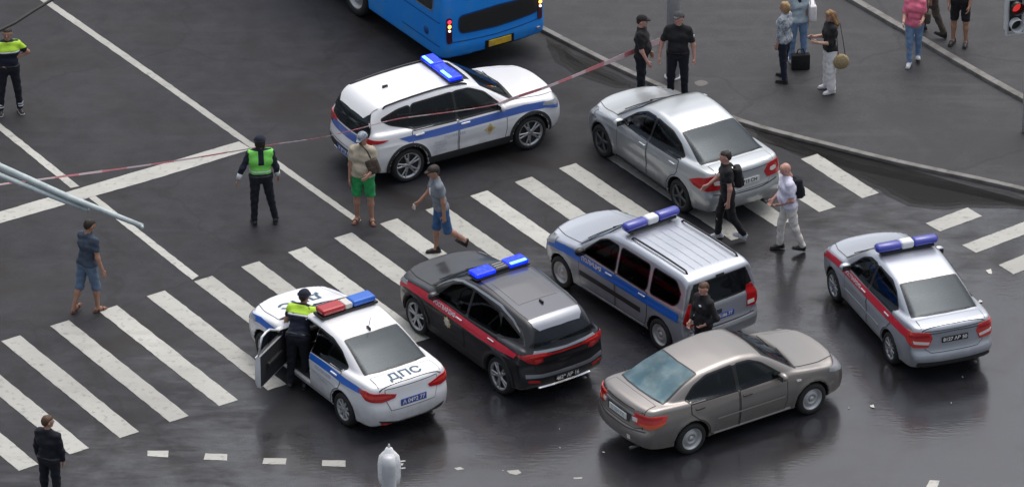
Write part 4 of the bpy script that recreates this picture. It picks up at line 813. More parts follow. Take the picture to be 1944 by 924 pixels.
M['champlight'] = mat('moulding_highlight', (.42,.38,.35), .3, .3); M['ribgrey'] = mat('roof_rib_grey', (.34,.36,.40), .4)  # side moulding's highlight is put into its paler colour
M['inkblue'] = mat('blue_grey_lettering', (.045,.10,.16), .5); M['amberlens'] = mat('amber_lamp_lens', (.62,.11,.04), .2, 0, .6); M['roofdark'] = mat('sunroof_glass', (.09,.09,.10), .18, 0, .6)
for kk in ('whitesuv','focus','dps','darksuv','largus','almera','granta'): CARS[kk]['obj'] = build_car(CARS[kk])
# ------------------------------------------------------------------ ground, pavements, kerbs, painted markings
def nd(n, t, **kw):
    x = n.nodes.new(t)
    for k, v in kw.items(): setattr(x, k, v)
    return x
def asphalt(name, base, stain, wet=True, rough=.62):
    m = bpy.data.materials.new(name); m.use_nodes = True; n = m.node_tree; b = n.nodes['Principled BSDF']; L = n.links.new
    tc = nd(n, 'ShaderNodeTexCoord')
    def noise(sc, det=5, rg=.55, dist=0, mp=None):
        t = nd(n, 'ShaderNodeTexNoise'); t.inputs['Scale'].default_value = sc; t.inputs['Detail'].default_value = det; t.inputs['Roughness'].default_value = rg; t.inputs['Distortion'].default_value = dist
        if mp:
            q = nd(n, 'ShaderNodeMapping'); q.inputs['Location'].default_value = mp[0]; q.inputs['Rotation'].default_value = (0,0,mp[1]); q.inputs['Scale'].default_value = mp[2]; L(tc.outputs['Object'], q.inputs[0]); L(q.outputs[0], t.inputs['Vector'])
        else: L(tc.outputs['Object'], t.inputs['Vector'])
        return t.outputs[0]
    def rng(x, a, c_, lo=0., hi=1.):
        r = nd(n, 'ShaderNodeMapRange'); r.interpolation_type = 'SMOOTHSTEP'; r.inputs[1].default_value = a; r.inputs[2].default_value = c_; r.inputs[3].default_value = lo; r.inputs[4].default_value = hi; L(x, r.inputs[0]); return r.outputs[0]
    def mth(op, a, c_):
        r = nd(n, 'ShaderNodeMath', operation=op)
        for i, v in enumerate((a, c_)):
            if isinstance(v, (int, float)): r.inputs[i].default_value = v
            else: L(v, r.inputs[i])
        return r.outputs[0]
    def mix(f, a, c_):
        x = nd(n, 'ShaderNodeMix', data_type='RGBA')
        for i, v in ((0, f), (6, a), (7, c_)):
            if isinstance(v, tuple): x.inputs[i].default_value = (*v, 1)
            elif isinstance(v, (int, float)): x.inputs[i].default_value = v
            else: L(v, x.inputs[i])
        return x.outputs[2]
    grain = noise(55, 3, .7); big = noise(.55, 6, .6, .4); mid = noise(2.4, 5, .6)
    streak = noise(1.0, 5, .6, .2, ((3,1,0), R(-32), (.35,3.0,1)))       # wear along the lanes
    col = mix(rng(grain, .35, .68), tuple(v*.82 for v in base), tuple(v*1.22 for v in base))
    col = mix(rng(noise(17, 4, .75), .48, .70, 0, .55), col, tuple(v*1.55 for v in base)); col = mix(rng(noise(23, 3, .7, 0, ((4,9,0), 0, (1,1,1))), .56, .72, 0, .6), col, tuple(v*.5 for v in base))
    col = mix(rng(mid, .3, .75, 0, .8), col, tuple(v*.72 for v in base))
    col = mix(rng(streak, .5, .72, 0, .6), col, tuple(v*1.30 for v in base))
    smask = mth('MULTIPLY', rng(noise(.42, 5, .6, .6, ((7.3,2.2,0), 0, (1,1,1))), .50, .66), .85)
    col = mix(smask, col, stain)
    vor = nd(n, 'ShaderNodeTexVoronoi', feature='DISTANCE_TO_EDGE'); vor.inputs['Scale'].default_value = .22; vor.inputs['Randomness'].default_value = 1
    wv = nd(n, 'ShaderNodeVectorMath', operation='ADD'); wn = nd(n, 'ShaderNodeTexNoise'); wn.inputs['Scale'].default_value = 1.1; wn.inputs['Detail'].default_value = 6; L(tc.outputs['Object'], wn.inputs['Vector'])
    L(tc.outputs['Object'], wv.inputs[0]); L(wn.outputs[1], wv.inputs[1]); L(wv.outputs[0], vor.inputs['Vector'])
    crack = rng(vor.outputs['Distance'], .004, .012, .35, 0); col = mix(crack, col, tuple(v*.45 for v in base))
    L(col, b.inputs['Base Color'])
    if wet:
        # water lies on the lower ground south-east of the crossing
        sp = nd(n, 'ShaderNodeSeparateXYZ'); L(tc.outputs['Object'], sp.inputs[0])
        g = mth('ADD', mth('MULTIPLY', sp.outputs[0], .085), mth('MULTIPLY', sp.outputs[1], -.125))
        g = mth('ADD', g, mth('MULTIPLY', mth('SUBTRACT', big, .5), 1.9))
        g = mth('ADD', g, mth('MULTIPLY', mth('SUBTRACT', noise(2.1, 7, .7, .3, ((1,5,0), R(8), (.55,1.8,1))), .5), 1.5))
        wetm = rng(g, .05, 1.15); 
        damp = rng(big, .42, .62)
        ro = mth('ADD', mth('MULTIPLY', wetm, -.40), rough); ro = mth('ADD', ro, mth('MULTIPLY', damp, -.10)); ro = mth('ADD', ro, mth('MULTIPLY', smask, -.12)); ro = mth('ADD', ro, mth('MULTIPLY', mth('SUBTRACT', mid, .5), .12))
        ro = mth('MAXIMUM', ro, .09); L(ro, b.inputs['Roughness'])
        coatw = mth('MULTIPLY', wetm, 1.0); L(coatw, b.inputs['Coat Weight']); L(mth('ADD', mth('MULTIPLY', mid, .20), .05), b.inputs['Coat Roughness']); b.inputs['Coat IOR'].default_value = 1.6
        rip = noise(9, 3, .5, 0, ((0,0,0), 0, (.6,1.6,1))); cb = nd(n, 'ShaderNodeBump'); cb.inputs['Strength'].default_value = .16; cb.inputs['Distance'].default_value = .02; L(rip, cb.inputs['Height']); L(cb.outputs[0], b.inputs['Coat Normal'])
    else: b.inputs['Roughness'].default_value = rough
    b.inputs['Specular IOR Level'].default_value = .22
    bp = nd(n, 'ShaderNodeBump'); bp.inputs['Strength'].default_value = .35; bp.inputs['Distance'].default_value = .006
    L(noise(70, 2, .6), bp.inputs['Height']); L(bp.outputs[0], b.inputs['Normal'])
    return m
M['road'] = asphalt('wet_asphalt', (.031,.0315,.0365), (.018,.0150,.0140)); M['pave'] = asphalt('pavement_asphalt', (.054,.054,.058), (.043,.042,.046), False, .55)
def paintmark():
    m = mat('worn_road_paint', (.47,.47,.435), .5, bump=(60,.3,.003)); n = m.node_tree; b = n.nodes['Principled BSDF']; L = n.links.new
    tc = n.nodes.new('ShaderNodeTexCoord'); last = None; col = (.47,.47,.435)
    for sc, det, lo, hi, am, c2, mp in ((.45,4,.38,.68,.7,(.33,.325,.30),None), (9,6,.56,.70,.65,(.20,.195,.185),None), (1.3,4,.52,.72,.6,(.33,.325,.30),(.35,2.6,1)), (28,3,.64,.74,.55,(.20,.20,.19),None)):
        t = n.nodes.new('ShaderNodeTexNoise'); t.inputs['Scale'].default_value = sc; t.inputs['Detail'].default_value = det
        if mp: q = n.nodes.new('ShaderNodeMapping'); q.inputs['Rotation'].default_value = (0,0,R(56)); q.inputs['Scale'].default_value = mp; L(tc.outputs['Object'], q.inputs[0]); L(q.outputs[0], t.inputs['Vector'])
        else: L(tc.outputs['Object'], t.inputs['Vector'])
        r = n.nodes.new('ShaderNodeMapRange'); r.inputs[1].default_value = lo; r.inputs[2].default_value = hi; r.inputs[4].default_value = am; L(t.outputs[0], r.inputs[0])
        x = n.nodes.new('ShaderNodeMix'); x.data_type = 'RGBA'; L(r.outputs[0], x.inputs[0]); x.inputs[7].default_value = (*c2, 1)
        if last is None: x.inputs[6].default_value = (*col, 1)
        else: L(last, x.inputs[6])
        last = x.outputs[2]
    oi = n.nodes.new('ShaderNodeObjectInfo'); rr_ = n.nodes.new('ShaderNodeMapRange'); rr_.inputs[3].default_value = .80; rr_.inputs[4].default_value = 1.08; L(oi.outputs['Random'], rr_.inputs[0])
    hv = n.nodes.new('ShaderNodeHueSaturation'); L(rr_.outputs[0], hv.inputs['Value']); L(last, hv.inputs['Color']); L(hv.outputs[0], b.inputs['Base Color']); return m
M['marking'] = paintmark(); M['kerb'] = mat('kerb_stone', (.20,.195,.185), .7, noise=(3,(.10,.095,.085),.45,.7), bump=(40,.4,.005))
def sheet(name, pts, z, m, thick=None, kind='structure'):
    V = [(p[0], p[1], z) for p in pts]; n = len(V); a = sum(V[i-1][0]*V[i][1]-V[i][0]*V[i-1][1] for i in range(n))
    if a < 0: V = V[::-1]
    F = [tuple(range(n))]
    if thick:
        V += [(x, y, zz-thick) for x, y, zz in V]; F += [(i, n+i, n+(i+1) % n, (i+1) % n)[::1] for i in range(n)]
    o = mesh_from(name, V, F, m, False)
    if kind: o['kind'] = kind
    return o
tag(sheet('road', [(-500,-300),(500,-300),(500,700),(-500,700)], 0, M['road']), kind='structure')
CX = dict(o=(-10.7355,89.0096-94), a=.5918, w=.3832, L=4.148)
ev = Vector((math.cos(CX['a']), math.sin(CX['a']))); nv = Vector((ev.y, -ev.x))
def worn(quad, j=.007, n=14):
    """the outline of a painted bar with slightly ragged edges"""
    out = []
    for i in range(len(quad)):
        a, b = Vector(quad[i][:2]), Vector(quad[(i+1) % len(quad)][:2]); ln = (b-a).length; k = max(1, int(ln/.12)); t = (b-a).normalized() if ln else Vector((1,0)); q = Vector((-t.y, t.x))
        for s_ in range(k): out.append(a+(b-a)*s_/k + (q*RNG.uniform(-j, j) if s_ else Vector((0,0))))
    return out
for i in range(-3, 19):
    o = Vector(CX['o'])+ev*i; L_ = CX['L']; st = 0.
    near = o+nv*L_
    if i == 17: st = (near-G(1459,318).xy).length; st = L_-st
    if i == 18: st = L_-(near-G(1518,303).xy).length
    q = [o+nv*st, o+ev*CX['w']+nv*st, o+ev*CX['w']+nv*L_, near]
    sheet('road_marking', worn(q), .005, M['marking'], .004)
lines = [[(50,-17),(68,-17),(300,144),(686,418),(677,424),(300,157)], [(-60,190),(-60,204),(0,248.5),(134,357),(151,354),(0,234.5)], [(168,375),(181,372),(377,523.6),(365,531)],
    [(-120,438),(-120,459),(0,424),(300,338),(478,283.5),(454,269),(300,314),(0,402)],
    [(280,855),(320,855),(319,867.5),(280,865)], [(390,860),(431.6,861.5),(431,873.6),(386.6,872)], [(501,869),(544,869.5),(542,881),(498,880)], [(612,873),(656,873.6),(656,885.6),(611,884)],
    [(1765,911),(1784,912),(1776,930),(1755,930)],
    [(1757.6,423.9),(1836.7,394.2),(1864.4,410.4),(1784.7,439.5)], [(1826.5,465.4),(1944,421.7),(2020,393),(2048,409),(1944,445.5),(1853,480)], [(1896,503),(1944,483.4),(2090,428),(2120,445),(1944,512.6),(1924,520.6)], [(1960,545),(2150,470),(2180,487),(1990,562)]]
for q in lines: sheet('road_marking', worn([G(*p) for p in q], .006), .0055, M['marking'], .004)
for q in ([(862,888),(874,886),(882,890),(868,892)], [(962,893),(984,891),(990,897),(980,901),(967,898)], [(1088,906),(1106,905),(1104,908.5),(1090,909)], [(752,878),(766,879),(764,883),(751,882)]): sheet('road_marking', [G(*p) for p in q], .005, M['marking'], .004)
def offset_line(P, d):
    out = []
    for i in range(len(P)):
        t = (P[min(i+1, len(P)-1)]-P[max(i-1, 0)]).normalized(); out.append(P[i]+Vector((-t.y, t.x))*d)
    return out
def resample(P, step):
    Q = [P[0]]; 
    for a, b in zip(P[:-1], P[1:]):
        k = max(1, round((b-a).length/step)); Q += [a+(b-a)*i/k for i in range(1, k+1)]
    return Q
def smooth_line(P, it=3):
    for _ in range(it): P = [P[0]]+[(P[i-1]+P[i]*2+P[i+1])/4 for i in range(1, len(P)-1)]+[P[-1]]
    return P
def kerb(name, P, w_, z0, z1, m):
    """a run of kerb stones with a groove at every joint"""
    P = smooth_line(resample(P, .5), 4); V = []; F = []; ring = []
    out = offset_line(P, 0); inn = offset_line(P, w_)
    rows = []
    for i in range(len(P)-1):
        rows.append((i, 0, 0))
        if i % 2 == 0 and i: rows += [(i, .012, .010), (i, .024, 0)]
    rows.append((len(P)-1, 0, 0))
    for i, ds, dz in rows:
        a = P[i]; t = (P[min(i+1, len(P)-1)]-P[i-1 if i else 0]).normalized(); q = Vector((-t.y, t.x)); p = a+t*ds
        for d, z in ((0+dz, z0), (0+dz, z1-.008-dz), (.008+dz, z1-dz), (w_, z1-dz), (w_, z0)): V.append((*(p+q*d), z))
    for r in range(len(rows)-1):
        for k in range(4): F.append((r*5+k, (r+1)*5+k, (r+1)*5+k+1, r*5+k+1))
    return tag(mesh_from(name, V, F, m, False), kind='structure'), inn
KZ = .065
M['patch'] = mat('paint_stain', (.13,.125,.12), .7)  # small pale paint stain on the pavement
K1 = [G(*p, KZ).xy for p in [(700,-120),(860,-36),(1032,58),(1119,102),(1202,144),(1274,172),(1330,203),(1400,232),(1470,252),(1530,264),(1600,283),(1660,299),(1740,317),(1850,338),(1944,360),(2060,390),(2200,430)]]
kb, inn1 = kerb('kerb', K1, .12, -.02, KZ, M['kerb'])
sheet('pavement', inn1 + [Vector((60,-8)), Vector((60,120)), Vector((-20,120))], KZ-.006, M['pave'])
Z2 = KZ+.07
K2 = [G(*p, Z2).xy for p in [(1480,-75),(1560,-35),(1644,17),(1700,47),(1760,84),(1850,138),(1907,168),(1944,192),(2060,245),(2200,300)]]
kb2, inn2 = kerb('kerb', K2, .15, KZ-.03, Z2, M['kerb'])
sheet('pavement', inn2 + [Vector((58,20)), Vector((58,110)), Vector((-10,110))], Z2-.006, M['pave'])
o = sheet('pavement_patch', [G(1330+12*math.cos(a*.7)+RNG.uniform(-3,3), 158+6*math.sin(a*.7), KZ-.002).xy for a in range(9)], KZ-.002, M['patch'])
M['puddle'] = mat('gutter_water', (.009,.0072,.006), .38, 0, .0, .18, bump=(9,.06,.02), alpha=.42)
def puddle(px, seed):
    P = [G(*p).xy for p in px]; P = resample(P+[P[0]], .3)[:-1]; P = smooth_line(P, 2); P = [p+Vector((RNG.uniform(-.035,.035), RNG.uniform(-.05,.05))) for p in P]
    for i, z in enumerate((.0015, .0028, .0041)):
        a = sum(P[k-1].x*P[k].y-P[k].x*P[k-1].y for k in range(len(P))); sg = 1 if a > 0 else -1; ins = .13*i
        Q = [P[k]+Vector((-(P[(k+2) % len(P)]-P[k-2]).normalized().y, (P[(k+2) % len(P)]-P[k-2]).normalized().x))*ins*sg for k in range(len(P))]
        sheet('puddle', Q, z, M['puddle'])
puddle([(1420,243),(1530,281),(1640,314),(1760,337),(1944,372),(2050,398),(2050,420),(1944,398),(1850,392),(1775,402),(1715,392),(1668,362),(1600,330),(1545,306),(1480,280)], 1)
puddle([(1037,72),(1110,112),(1190,152),(1230,172),(1160,168),(1100,148),(1050,118)], 2)
# fallen leaves and scraps on the wet road
M['scrap'] = mat('scrap', (.55,.54,.50), .7)
def scrap(px, py, L_, n):
    p = G(px, py); V = [(0,0,.012)]; a0 = RNG.uniform(0, 6)
    for i in range(n): a = a0+i*2*math.pi/n; r_ = L_*RNG.uniform(.25, 1); V.append((r_*math.cos(a), r_*math.sin(a)*1.3, RNG.uniform(.004, .02)))
    o = mesh_from('litter_scrap', V, [(0, 1+i, 1+(i+1) % n) for i in range(n)], M['scrap'], False); o.location = (p.x, p.y, 0); return o
LIT = [(1880,517,.10,5,'pale torn scrap of litter on dark asphalt beside the right crossing'), (1862,573,.07,5,'small pale scrap of litter right of the silver sedan with red stripe'), (1827,716,.03,4,'tiny light scrap on wet road behind the silver sedan with red stripe'), (1806,765,.025,4,'tiny scrap in the dark reflection behind the red striped sedan'), (1655,772,.06,4,'thin pale scrap on wet road right of the brown sedan'), (1612,775,.025,4,'tiny pale crumb near the front wheel of the brown sedan'),
    (1146,858,.03,5,'small pale scrap behind the rear bumper of the brown sedan'), (1062,814,.022,4,'tiny white crumb on road between white sedan and brown sedan'), (1063,850,.02,4,'tiny white crumb low on the wet road left of the brown sedan'), (148,633,.03,5,'little scrap between two zebra stripes near the left edge'), (955,893,.02,4,'tiny crumb beside the worn paint mark at the bottom')]
for px, py, l_, n_, lb in LIT: tag(scrap(px, py, l_, n_), lb, 'litter')

# ------------------------------------------------------------------ street furniture
M['polegrey'] = mat('galvanised_pole', (.62,.64,.67), .5, .1, noise=(4,(.40,.42,.45),.4,.8)); M['polegreen'] = mat('weathered_mast', (.50,.57,.58), .5, .1, noise=(5,(.34,.40,.41),.4,.8)); M['polewhite'] = mat('white_pole_paint', (.62,.64,.65), .45)
def pole(px, py, z0, h, r, label, m, name='street_pole', cat='pole'):
    p = G(px, py, z0); e = empty(name, p, 0, label, cat)
    tube('shaft', [(0,0,0),(0,0,h*.5),(0,0,h)], [r, r*.9, r*.75], M[m], e, 20)
    lathe('base_flange', [(r*1.2,0),(r*1.2,.02),(r*1.02,.03)], M[m], e, 24, 'z')
    return e
pole(1277, 146, KZ, 9, .135, 'thick light grey street pole standing behind the two officers in black caps', 'polegrey')
M['redsoft'] = mat('lit_red_signal', (.7,.05,.05), .3, emit=(1,.06,.05), est=.35)
tl = empty('traffic_light', G(1945, 250, KZ), 0, 'pedestrian traffic light on a white pole at the right edge', 'traffic light')
tube('pole', [(0,0,0),(0,0,3.4)], .055, M['polewhite'], tl, 14)
def tl_part():
    rz = Matrix.Rotation(R(18), 4, 'Z'); bx = -.31; zc = 2.50
    hd = rbox('signal_head', .32, .20, .72, .03, (bx, 0, zc), M['polewhite'], tl, rz)
    fc = rbox('signal_face', .25, .02, .62, .005, (0,0,0), M['trim'], hd); fc.location = (bx+.03, -.105, zc); fc.rotation_euler = (0,0,R(18))
    bd = bmesh.new(); 
    for (sx, sz, x, z) in ((.035,.78,-.17,0),(.035,.78,.17,0),(.375,.035,0,.39),(.375,.035,0,-.39)): rbox_bm(sx,.06,sz,.008,(x,-.10,z),None,bd,1)
    b = bm_obj('white_border', bd, M['polewhite'], hd, False); b.location = (bx, 0, zc); b.rotation_euler = (0,0,R(18))
    for i, (z, mm) in enumerate(((.19,'redglow'),(-.16,'trim'))):
        v = lathe('visor', [(.115,0),(.125,-.16),(.13,-.16),(.12,.0)], M['polewhite'] if i else M['trim'], hd, 20); v.location = (bx+.02, -.115, zc+z); v.rotation_euler = (0,0,R(18))
        o = lathe('signal_lens', [(.001,-.018),(.07,-.014),(.105,0)], M['redsoft'] if mm == 'redglow' else M[mm], hd, 20); o.location = (bx+.02, -.125, zc+z); o.rotation_euler = (0,0,R(18))
    for z in (.3,-.3): tube('bracket', [(0,0,zc+z),(bx,0,zc+z)], .02, M['polewhite'], tl, 8)
tl_part()
# long mast arms reaching in from the left, six metres up
e = empty('signal_gantry', (G(-420,40,6.0).x, G(-420,40,6.0).y, 0), 0, 'pale grey green mast arm of two pipes reaching over the road from the left', 'gantry'); gx, gy = e.location.x, e.location.y
def rel(px, py, z): p = G(px, py, z); return (p.x-gx, p.y-gy, z)
tube('mast', [(0,0,0),(0,0,6.6)], [.16,.12], M['polegreen'], e, 18)
tube('mast_arm', [(0,0,6.0), rel(0,316,6.0), rel(130,374,6.0), rel(270,429,6.0)], [.09,.058,.052,.042], M['polegreen'], e, 14)
tube('lower_arm', [(0,0,5.85), rel(0,333,5.9), rel(60,357,5.9), rel(167,399,5.9)], [.07,.05,.046,.04], M['polegreen'], e, 12)
b_ = rel(270,431,6.0); ellipsoid('arm_end_cap', (.030,.036,.036), b_, M['polegreen'], e)
M['whitelamp'] = mat('white_lamp_enamel', (.88,.90,.91), .45, noise=(30,(.70,.72,.74),.5,.65), bump=(40,.5,.01))
# lamp post whose head shows at the bottom edge
ph = G(738, 866, 7.0); e = empty('street_lamp', (ph.x, ph.y, 0), 0, 'white hooded lamp on top of a grey post at the bottom edge', 'street lamp')
tube('post', [(0,0,0),(0,0,3.5),(0,0,6.85),(0,-.0,7.0)], [.13,.12,.105,.09], M['polegrey'], e, 18)
hood = lathe('lamp_head', [(.001,.42),(.06,.41),(.085,.35),(.13,.30),(.19,.22),(.215,.05),(.21,-.25),(.19,-.40),(.15,-.42),(.13,-.40)], M['whitelamp'], e, 28, 'z'); hood.location = (0,.22,6.72); hood.scale = (.80,.5,.74)
tube('finial', [(0,0,.40),(0,0,.50)], [.03,.014], M['polegrey'], hood, 8)
for dz in (.0,-.12): tube('side_spike', [(.14,.2,6.8+dz),(.24,.2,6.81+dz)], .010, M['whiteplastic'], e, 6)
tube('bracket', [(0,0,6.6),(0,.25,6.6)], .04, M['polegrey'], e, 8)
# overhead cable in the top left corner
M['cable'] = mat('black_cable', (.02,.02,.02), .6)
cp = [G(-200,115,7)]+[G(px, py, 7) for px, py in ((-60,78),(0,58),(28,44),(62,22),(95,2),(150,-30),(300,-110))]
tag(tube('overhead_cable', cp, .028, M['cable'], None, 6), 'dark cable hanging across the top left corner', 'cable')

# ------------------------------------------------------------------ the bus
def build_bus():
    A = G(850, 114, .38); B = G(1033, 62, .38); wv = B-A; hd = math.atan2(wv.y, wv.x)+math.pi/2      # the rear face runs from A to B
    W, H, Ln = 2.42, 2.95, 10.2
    mid = (A+B)/2; ax = Vector((math.cos(hd), math.sin(hd), 0))
    e = empty('city_bus', (mid.x, mid.y, 0), hd, 'blue bus seen from behind with lit tail lamps and yellow plate', 'bus')
    sec = table([(.2,.985),(.6,1.0),(1.3,1.0),(2.4,.95),(2.7,.90),(3.1,.8)], .08, 0, 4)
    def f(X, Y, Z):
        ay = np.abs(Y); u = ay/(W/2)
        rear = (.0+.10*u**3.+.05*np.maximum(Z-1.2, 0)**1.5 - .03*np.exp(-((Z-.55)/.15)**2)) - X
        fr = X-(Ln-.15*u**3); s = ay-W/2*sec(Z); t = Z-(H-.12*u**2); b = .36-Z
        o = smax(smax(smax(s, t, .22), smax(rear, fr, .1), .16), b, .04)
        for xa in (3.35, 8.1):
            d = np.maximum(np.sqrt((X-xa)**2+(Z-.46)**2)-.56, (W/2-.35)-ay); o = smax(o, -d, .02)
        return o
    V, F = mesh_sdf(f, (-.2,-W/2-.1,.25), (Ln+.2, W/2+.1, H+.15), .05)
    body = mesh_from('body', V, F, M['busblue'], True, e); k = Skin(V, F, e, body)
    ctr = V[F].mean(1); body.data.materials.append(M['plastic']); idx = np.zeros(len(F), np.int32)
    for xa in (3.35,8.1): idx[(np.hypot(ctr[:,0]-xa, ctr[:,2]-.46) < .575) & (np.abs(ctr[:,1]) < W/2-.05)] = 1
    idx[ctr[:,2] < .385] = 1; body.data.polygons.foreach_set('material_index', idx)
    for x in (3.35,8.1):
        for s in (1,-1): wheel(e, x, s*(W/2-.17), .46, s, 'steel', .28)
    for s, md in ((1,'L'),(-1,'R')):
        for i in range(5):
            x0 = .40+i*1.55
            P = [(x0,1.30),(x0+1.43,1.30),(x0+1.43,2.35),(x0,2.35)]
            k.patch('window_seal', md, smooth_poly(grow(P,.03),.1), M['alloy'], .005, .08); k.patch('side_window', md, smooth_poly(P,.09), M['glass'], .010, .08)
        for zz in (.62,1.12): k.strip('side_moulding', md, [(.15,zz),(1.5,zz)], .02, M['bluetrim'], .006)
    k.patch('rear_window', 'B', smooth_poly([(-.95,1.62),(.95,1.62),(.9,2.5),(-.9,2.5)],.12), M['glass'], .010, .08)
    g = smooth_poly([(-.98,.86),(0,.82),(.80,.86),(.84,1.02),(.82,1.22),(.0,1.25),(-.98,1.22),(-1.0,1.0)],.1)
    k.patch('engine_grille_seal', 'B', grow(g,.025), M['bluetrim'], .005, .05); gr = k.patch('engine_grille', 'B', g, M['plastic'], .012, .05)
    for z in np.arange(.90,1.20,.045): k.strip('grille_slat', 'B', [(-.92,z),(0,z-.02),(.76,z)], .016, M['hub'], .022, parent=gr)
    for s in (1,-1):
        y = s*1.04
        cl = k.patch('tail_lamp', 'B', smooth_poly([(y-.055,.68),(y+.055,.68),(y+.055,1.22),(y-.055,1.22)],.05), M['lampbody'], .02, .04, thick=True)
        for z, mm, r_ in ((1.15,'redglow',.040),(1.05,'amberglow',.038),(.96,'palegl',.026)):
            h = k.hit('B', y, z, .03)[0]; ellipsoid('lamp', (.025,r_,r_), h, M[mm], cl)
    h = k.hit('B', -.0, .50, .02)[0]
    pl = rbox('number_plate', .02, .52, .13, .006, (h.x, -.06, .50), M['plateyellow'], e)
    rbox('plate_holder', .02, .66, .18, .006, (h.x+.018, -.06, .49), M['trim'], e)
    rbox('step_lamp', .05,.08,.05,.01, (k.hit('B',-.98,.52,.01)[0].x,-.98,.52), M['alloy'], e)
    rbox('underbody', Ln-.8, W-.6, .3, .03, (Ln/2,0,.42), M['hub'], e)
    k.strip('bumper_crease', 'B', [(-1.05,.70),(0,.66),(1.05,.70)], .02, M['bluetrim'], .006)
    ell = lathe('fuel_cap', [(.001,.012),(.075,.012),(.09,.0)], M['bluetrim'], e, 20); ell.location = (.62, W/2+.0, .80)
M['lampbody'] = mat('dark_lamp_body', (.06,.012,.03), .2, 0, .5)
M['bluetrim'] = mat('dark_blue_trim', (.01,.08,.30), .4)
build_bus()
# red and white barrier tape: from the street pole, along the white SUV, behind the officer and away to the left
def tape():
    car = CARS['whitesuv']['obj']; mw = car.matrix_world if False else Matrix.Translation(car.location) @ Matrix.Rotation(car.rotation_euler.z, 4, 'Z')
    inv = mw.inverted(); co = Vector((0, CAM_Y, CAM_H))
    def on_side(px, py, yl):      # the point of the sight line on the plane just off the flank of the car
        a = inv @ co; b = inv @ G(px, py, 0); t = (yl-a.y)/(b.y-a.y); return mw @ (a+(b-a)*t)
    side = [on_side(1044,163,-.80), on_side(985,183,-.90), on_side(939,199,-.96), on_side(860,212,-.97), on_side(790,221,-.97), on_side(749,227,-.97)]
    zl = side[-1].z; side += [G(690,242,zl-.01), G(650,252,zl-.03)]
    P = [G(1268,72,1.05), G(1235,84,1.03), G(1196,101,1.0), G(1120,132,.97)] + side + [G(600,263,.90), G(528,273,.93), G(470,283,.92), G(330,306,.86), G(150,331,.88), G(0,350,.95), G(-200,376,1.0)]
    Q = []
    for i in range(len(P)-1):
        p0, p1, p2, p3 = P[max(i-1,0)], P[i], P[i+1], P[min(i+2,len(P)-1)]; k = max(2, int((p2-p1).length/.15))
        for j in range(k):
            t = j/k; Q.append(.5*((2*p1)+(-p0+p2)*t+(2*p0-5*p1+4*p2-p3)*t*t+(-p0+3*p1-3*p2+p3)*t**3))
    Q.append(P[-1]); V = []; F = []; mi = []
    for i, p in enumerate(Q):
        hw = (.062 if i < 27 else .015 if i < 78 else .026)*(.6+.4*math.cos(i*.09)**2); d = Vector((0, -.5*math.sin(i*.05), 1)).normalized()*hw
        V += [p+d, p-d]
    for i in range(len(Q)-1): F.append((2*i, 2*i+1, 2*i+3, 2*i+2)); mi.append(0 if (i//3) % 2 else 1)
    o = mesh_from('barrier_tape', V, F, [M['tapered'], M['tapewhite']], False); o.data.polygons.foreach_set('material_index', mi)
    md = o.modifiers.new('t', 'SOLIDIFY'); md.thickness = .002
    tag(o, 'red and white barrier tape strung from the grey pole past the white SUV', 'barrier tape')
M['tapered'] = mat('red_tape', (.85,.30,.33), .5); M['tapewhite'] = mat('white_tape', (.88,.68,.70), .5)
tape()
# ------------------------------------------------------------------ people
M['eye_white'] = mat('eye_white', (.6,.6,.58), .3); M['iris'] = mat('dark_iris', (.02,.012,.01), .2); M['lips'] = mat('lips', (.36,.12,.10), .5)
def skinmat(n, c): M[n] = mat(n, c, .55, noise=(14, tuple(v*.82 for v in c), .4, .8))
skinmat('skin_fair', (.50,.30,.23)); skinmat('skin_tan', (.40,.215,.15)); skinmat('skin_pink', (.56,.30,.24))
def cloth(n, c, c2=None, sc=9, sheen=.03): M[n] = mat(n, c, .88, sheen=sheen, noise=(sc, c2 or tuple(v*.7 for v in c), .42, .72), bump=(26,.5,.012))
cloth('black_cloth', (.008,.008,.010), (.014,.014,.017)); cloth('navy_cloth', (.010,.014,.032)); cloth('navy_black', (.008,.010,.019)); cloth('capgrey', (.07,.072,.08)); cloth('tan_cloth', (.50,.44,.34)); cloth('green_cloth', (.02,.30,.09)); cloth('grey_cloth', (.20,.225,.26)); cloth('denim_short', (.045,.12,.27))
cloth('denim', (.19,.30,.48)); cloth('slate_blue', (.045,.065,.10)); cloth('denim_dark', (.12,.18,.28)); cloth('lavender', (.70,.69,.82), (.58,.56,.70)); cloth('offwhite', (.78,.75,.71), (.66,.63,.58)); cloth('white_cloth', (.82,.80,.80), (.70,.68,.68)); cloth('pink_cloth', (.85,.21,.32), (.75,.15,.25)); cloth('brown_cloth', (.075,.062,.05)); cloth('pale_top', (.45,.55,.62))
cloth('patterned', (.42,.46,.50), (.08,.10,.14), 22); cloth('darkgreen', (.02,.05,.03))
M['hivis'] = mat('hivis_yellow', (.50,.80,.05), .6, emit=None, bump=(26,.5,.012)); M['hivisgreen'] = mat('hivis_green', (.22,.75,.12), .6, bump=(26,.5,.012)); M['reflect'] = mat('reflective_band', (.72,.76,.78), .35)
M['hair_dark'] = mat('dark_hair', (.022,.015,.011), .6, bump=(70,.7,.01)); M['hair_brown'] = mat('brown_hair', (.09,.045,.022), .6, bump=(70,.7,.01)); M['hair_light'] = mat('light_brown_hair', (.30,.17,.08), .55, noise=(30,(.17,.09,.04),.4,.7), bump=(70,.7,.01)); M['hair_blond'] = mat('blond_hair', (.42,.27,.13), .55, noise=(30,(.25,.15,.07),.4,.7), bump=(70,.7,.01)); M['hair_grey'] = mat('grey_stubble', (.45,.30,.25), .6)
